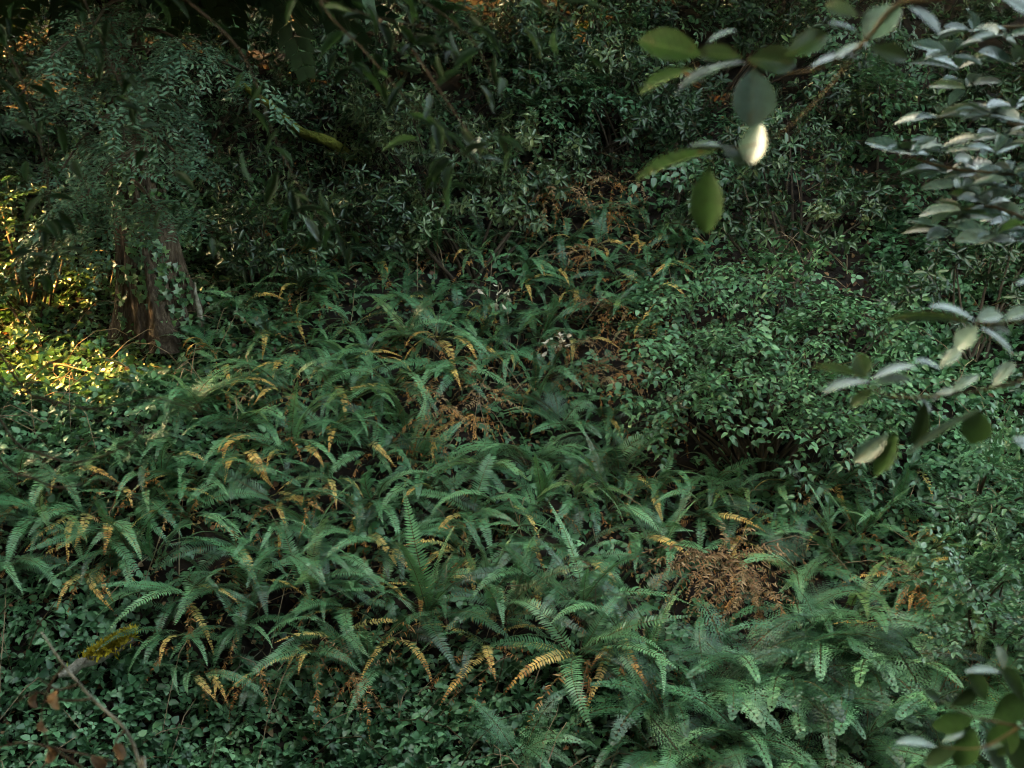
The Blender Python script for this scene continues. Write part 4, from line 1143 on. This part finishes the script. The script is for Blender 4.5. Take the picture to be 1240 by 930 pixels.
for b0, t0, w, mt, fc in [((922, 148), (906, 198), 38, SHEEN, 'mid'), ((868, 176), (902, 198), 26, GL, 'mid'), ((872, 182), (768, 210), 24, GL, 'mid'), ((846, 178), (874, 174), 8, SHEEN, 'up'), ((858, 202), (854, 282), 42, 'bay', 'cam'), ((885, 182), (835, 172), 18, GL, 'up')]:
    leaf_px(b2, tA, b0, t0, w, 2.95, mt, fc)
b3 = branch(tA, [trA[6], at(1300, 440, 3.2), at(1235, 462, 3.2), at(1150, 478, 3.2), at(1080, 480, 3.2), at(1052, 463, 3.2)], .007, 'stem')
for b0, t0, w, mt, fc in [((1054, 462), (996, 471), 14, SHEEN, 'up'), ((1052, 460), (986, 440), 14, GL, 'mid'), ((1048, 458), (1040, 428), 24, GL, 'cam'), ((1055, 460), (1108, 438), 12, SHEEN, 'up'), ((1056, 466), (1105, 456), 16, SHEEN, 'mid'), ((1058, 470), (1030, 492), 16, GL, 'mid'),
                          ((1140, 448), (1108, 434), 16, SHEEN, 'up'), ((1138, 446), (1164, 420), 20, SHEEN, 'mid'), ((1150, 478), (1185, 452), 16, SHEEN, 'up'), ((1110, 480), (1130, 500), 12, SHEEN, 'up'), ((1165, 470), (1128, 482), 10, SHEEN, 'up'), ((1200, 470), (1228, 436), 16, SHEEN, 'mid'),
                          ((1076, 525), (1034, 560), 22, SHEEN, 'cam'), ((1086, 522), (1060, 576), 26, 'bay', 'cam'), ((1192, 494), (1098, 546), 12, SHEEN, 'mid'), ((1186, 496), (1178, 538), 38, 'bay', 'cam'), ((1225, 530), (1262, 548), 24, SHEEN, 'mid'), ((1120, 484), (1108, 540), 24, 'bay', 'cam')]:
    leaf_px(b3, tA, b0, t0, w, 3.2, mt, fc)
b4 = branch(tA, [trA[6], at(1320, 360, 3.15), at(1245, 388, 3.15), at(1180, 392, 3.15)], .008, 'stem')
for b0, t0, w, mt, fc in [((1182, 390), (1128, 366), 18, SHEEN, 'up'), ((1182, 388), (1214, 378), 22, SHEEN, 'mid'), ((1178, 392), (1076, 380), 14, GL, 'mid'), ((1184, 394), (1158, 422), 26, SHEEN, 'mid'), ((1186, 396), (1232, 430), 12, SHEEN, 'up'), ((1190, 392), (1226, 402), 16, GL, 'mid'), ((1215, 388), (1250, 372), 18, SHEEN, 'mid'), ((1230, 345), (1255, 340), 16, SHEEN, 'up')]:
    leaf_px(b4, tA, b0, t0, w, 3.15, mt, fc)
# B: a finer-leaved tree a little farther off
tB, trB = near_tree('laurel_tree', 3.35, 5.6, 'evergreen tree with narrow leaves tinted with sky sheen, in whorls over the dark hollow', 5.2, .10)
bs = [
    [trB[7], at(1330, 20, 5.2), at(1240, 32, 5.0), at(1180, 36, 5.0), at(1150, 68, 5.0)],
    [trB[7], at(1330, 110, 5.2), at(1240, 150, 5.0), at(1200, 140, 5.0), at(1136, 142, 5.0)],
    [trB[6], at(1330, 220, 5.2), at(1240, 212, 5.0), at(1160, 205, 5.0), at(1100, 190, 5.0)],
    [trB[6], at(1330, 300, 5.2), at(1250, 268, 5.0), at(1200, 250, 5.0), at(1165, 255, 5.0)]]
wh = [[(1152, 66), (1178, 36), (1215, 45), (1230, 78), (1160, 82)], [(1136, 140), (1172, 105), (1200, 140), (1228, 130), (1215, 165)], [(1102, 186), (1145, 208), (1140, 180), (1185, 212), (1222, 210), (1165, 226), (1205, 185), (1230, 235)], [(1165, 258), (1195, 248), (1225, 268), (1150, 280), (1232, 292), (1205, 285)]]
for pts, ws in zip(bs, wh):
    br = branch(tB, pts, .012, 'stem')
    for w in ws:
        whorl_px(br, tB, w, rnd.randint(6, 9), 50, 5.0 + rnd.uniform(-.25, .25), [SHEEN, SHEEN, SHEEN, GL], 'near', .34, Vector((-.25, -.1, 0)))
# C: shrub by the lower edge
tC, trC = near_tree('glossy_shrub', 2.45, 3.9, 'shrub with dark drooping leaves at the foot of the east bank', 1.7, .05, 'shrub')
b5 = branch(tC, [trC[6], at(1330, 905, 3.6), at(1235, 880, 3.5), at(1180, 868, 3.5), at(1140, 850, 3.5)], .006, 'dark_bark')
for b0, t0, w, mt, fc in [((1215, 815), (1170, 810), 14, SHEEN, 'up'), ((1215, 812), (1210, 782), 18, SHEEN, 'mid'), ((1180, 870), (1130, 880), 26, 'bay', 'cam'), ((1230, 870), (1200, 915), 36, 'bay', 'cam'), ((1140, 850), (1120, 835), 16, 'bay', 'mid'), ((1150, 855), (1185, 835), 22, 'bay', 'cam'), ((1135, 905), (1086, 896), 16, SHEEN, 'up'), ((1140, 900), (1170, 885), 12, SHEEN, 'up'),
                          ((1200, 870), (1245, 845), 34, 'bay', 'cam'), ((1180, 880), (1160, 930), 32, 'bay', 'cam'), ((1215, 890), (1250, 930), 36, 'bay', 'cam'), ((1160, 905), (1120, 925), 22, 'bay', 'mid'), ((1195, 850), (1175, 810), 24, 'bay', 'cam'), ((1240, 850), (1215, 805), 22, 'bay', 'mid'), ((1225, 900), (1190, 905), 14, SHEEN, 'up'), ((1190, 900), (1220, 945), 26, SHEEN, 'mid')]:
    leaf_px(b5, tC, b0, t0, w, 3.5, mt, fc)
b6 = branch(tC, [at(1235, 880, 3.5), at(1190, 905, 3.45), at(1140, 905, 3.45)], .005, 'stem')
# D: bay tree on the west bank, drooping into the upper part of the view
tD, trD = near_tree('bay_tree', -3.2, 4.2, 'dark bay tree drooping long narrow leaves from the west bank', 6.0, .12, lean=(.4, .6))
def near_crown(root, c, r, n, L, mat, T):
    q = nr.normal(0, 1, (n, 3)); q /= np.linalg.norm(q, axis=1, keepdims=True)
    P = q * (nr.uniform(.1, 1, n) ** .5)[:, None] * np.array(r) + np.array([*(Vector(c) - root.location)])
    B = frames(nr.normal(0, 1, (n, 3)) + np.array([0, 0, -.8]), np.array([0, 0, 1]) + nr.normal(0, .5, (n, 3)))
    T2 = (T[0] * np.array([1, .34, 1]), T[1])
    part('crown', scatter('near_crown', T2, P, B, nr.uniform(.7, 1.2, n) * L, nr.uniform(0, 1, n), [mat]), root, kind='stuff')
near_crown(tD, (-1.6, 4.8, 3.2), (2.6, 2.0, 1.0), 9000, .16, 'bay', T_ELL)  # dense crown added above the view to shade the drooping branches
def droop_branch(pts, d, nleaf, Lpx, mats, r=.006, own=True):
    P = ([trD[9], trD[9].lerp(at(*pts[0]), .5) + Vector((0, 0, .5))] if own else []) + [at(px, py, dd) for px, py, dd in pts]
    br = branch(tD, P, r, 'dark_bark', .2)
    c = curve_pts(P[1:], 8)
    for i in range(nleaf):
        p = c[rnd.randrange(len(c))] + rv(.05)
        x = Vector((rnd.uniform(-.7, 1), rnd.uniform(-.7, .5), rnd.uniform(-1.0, .15)))
        L = Lpx / FPX * d * rnd.uniform(.7, 1.2)
        part('leaf', leaf_obj('lance', rnd.choice(mats), rnd.choice((.2, .3, .3))), br, mat_from(p - tD.location, x, Vector((rnd.gauss(0, .4), -.4, 1)) + rv(.2), L))
    return br
BD = ['bay']
droop_branch([(330, -60, 4.4), (400, 20, 4.3), (440, 60, 4.3), (500, 130, 4.2), (550, 180, 4.2), (600, 205, 4.2)], 4.3, 46, 42, BD)
droop_branch([(430, -80, 4.4), (480, -20, 4.3), (540, 20, 4.3), (580, 60, 4.3), (600, 110, 4.3)], 4.3, 28, 42, BD)
droop_branch([(560, -90, 4.3), (620, -40, 4.2), (655, 0, 4.2), (690, 25, 4.2)], 4.2, 10, 48, ['bay', GL])
droop_branch([(120, -80, 4.6), (200, -20, 4.6), (290, 60, 4.6), (330, 160, 4.6), (370, 240, 4.6), (400, 280, 4.6)], 4.6, 46, 38, BD)
droop_branch([(60, -80, 4.8), (110, 20, 4.8), (150, 110, 4.8), (200, 190, 4.8), (260, 290, 4.8)], 4.8, 46, 36, BD)
droop_branch([(-60, -60, 4.8), (0, 40, 4.8), (40, 140, 4.8), (60, 250, 4.8), (40, 330, 4.8)], 4.8, 40, 36, BD)
droop_branch([(250, -90, 4.5), (320, -30, 4.5), (420, 10, 4.5), (500, 30, 4.5), (560, 40, 4.5)], 4.5, 34, 40, BD)
pale = droop_branch([(500, 60, 4.2), (560, 150, 4.2), (590, 185, 4.2)], 4.2, 4, 40, [GL], .005, False)
for b0, t0, w in [((582, 165), (572, 186), 14), ((580, 168), (590, 178), 10), ((580, 192), (612, 194), 10), ((368, 262), (388, 292), 10), ((520, 112), (518, 136), 10), ((478, 2), (498, 18), 6)]:
    leaf_px(pale, tD, b0, t0, w, 4.2, SHEEN, 'mid', 'lance')
# bare dark twigs from the same bank
tE, trE = near_tree('bare_sapling', -2.9, 5.4, 'bare dark sapling stretching thin leafless twigs out below the ivy shelf', 2.6, .035, 'sapling')
for pts in [[(-60, 470), (40, 480), (110, 495), (185, 480)], [(-60, 540), (30, 545), (90, 560), (150, 540), (190, 500)], [(-60, 590), (20, 575), (70, 590), (120, 580)], [(-50, 450), (10, 470), (60, 440), (110, 420)]]:
    P = [trE[6]] + [at(px, py, 5.2) for px, py in pts]
    br = branch(tE, P, .007, 'dark_bark', .3)
    for k in range(3):
        q = P[rnd.randrange(2, len(P))]
        e = q + Vector((rnd.uniform(.02, .25), 0, rnd.uniform(-.12, .12)))
        branch(tE, [q, (q + e) / 2 + rv(.01), e], .003, 'dark_bark', .3)
# F: dead branch with curled brown leaves
def dead_branch():
    base = onground(-1.35, 4.7, -.1)
    root = empty('dead_branch', base, 'grey lichen-spotted dead branch with curled brown leaves clinging to it', 'branch')
    P = [base, at(182, 1000, 4.7), at(170, 930, 4.7), at(152, 884, 4.7), at(112, 846, 4.7), at(78, 806, 4.7), at(50, 765, 4.7)]
    branch(root, P, .010, 'grey_bark', .35)
    tw = [[(112, 846), (80, 848), (45, 838), (20, 850)], [(152, 884), (140, 900), (148, 930), (160, 960)], [(78, 806), (60, 830), (50, 870), (60, 905)], [(100, 930), (60, 905), (20, 900), (-20, 915)], [(95, 828), (70, 835), (45, 820)], [(60, 905), (110, 915), (150, 925)]]
    for t in tw:
        br = branch(root, [at(px, py, 4.68) for px, py in t], .0055, 'dark_bark', .4)
        for k in range(2):
            q = at(*t[rnd.randrange(1, len(t))], 4.66)
            x = Vector((rnd.uniform(-.5, .5), rnd.uniform(-.3, .3), -1))
            if rnd.random() < .6: part('leaf', CURL, br, mat_from(q - root.location, x, rv(1), rnd.uniform(.05, .085)))
_b = Bld()
_v, _f = T_NEAR; _v = _v.copy()
_th = _v[:, 1] * 3.6
_v[:, 2] = _v[:, 2] + .28 * (1 - np.cos(_th)) ; _v[:, 1] = .28 * np.sin(_th)
_b.add(_v, _f, 0, .5); CURL = _b.mesh('curled_leaf', ['brown_leaf'])
dead_branch()
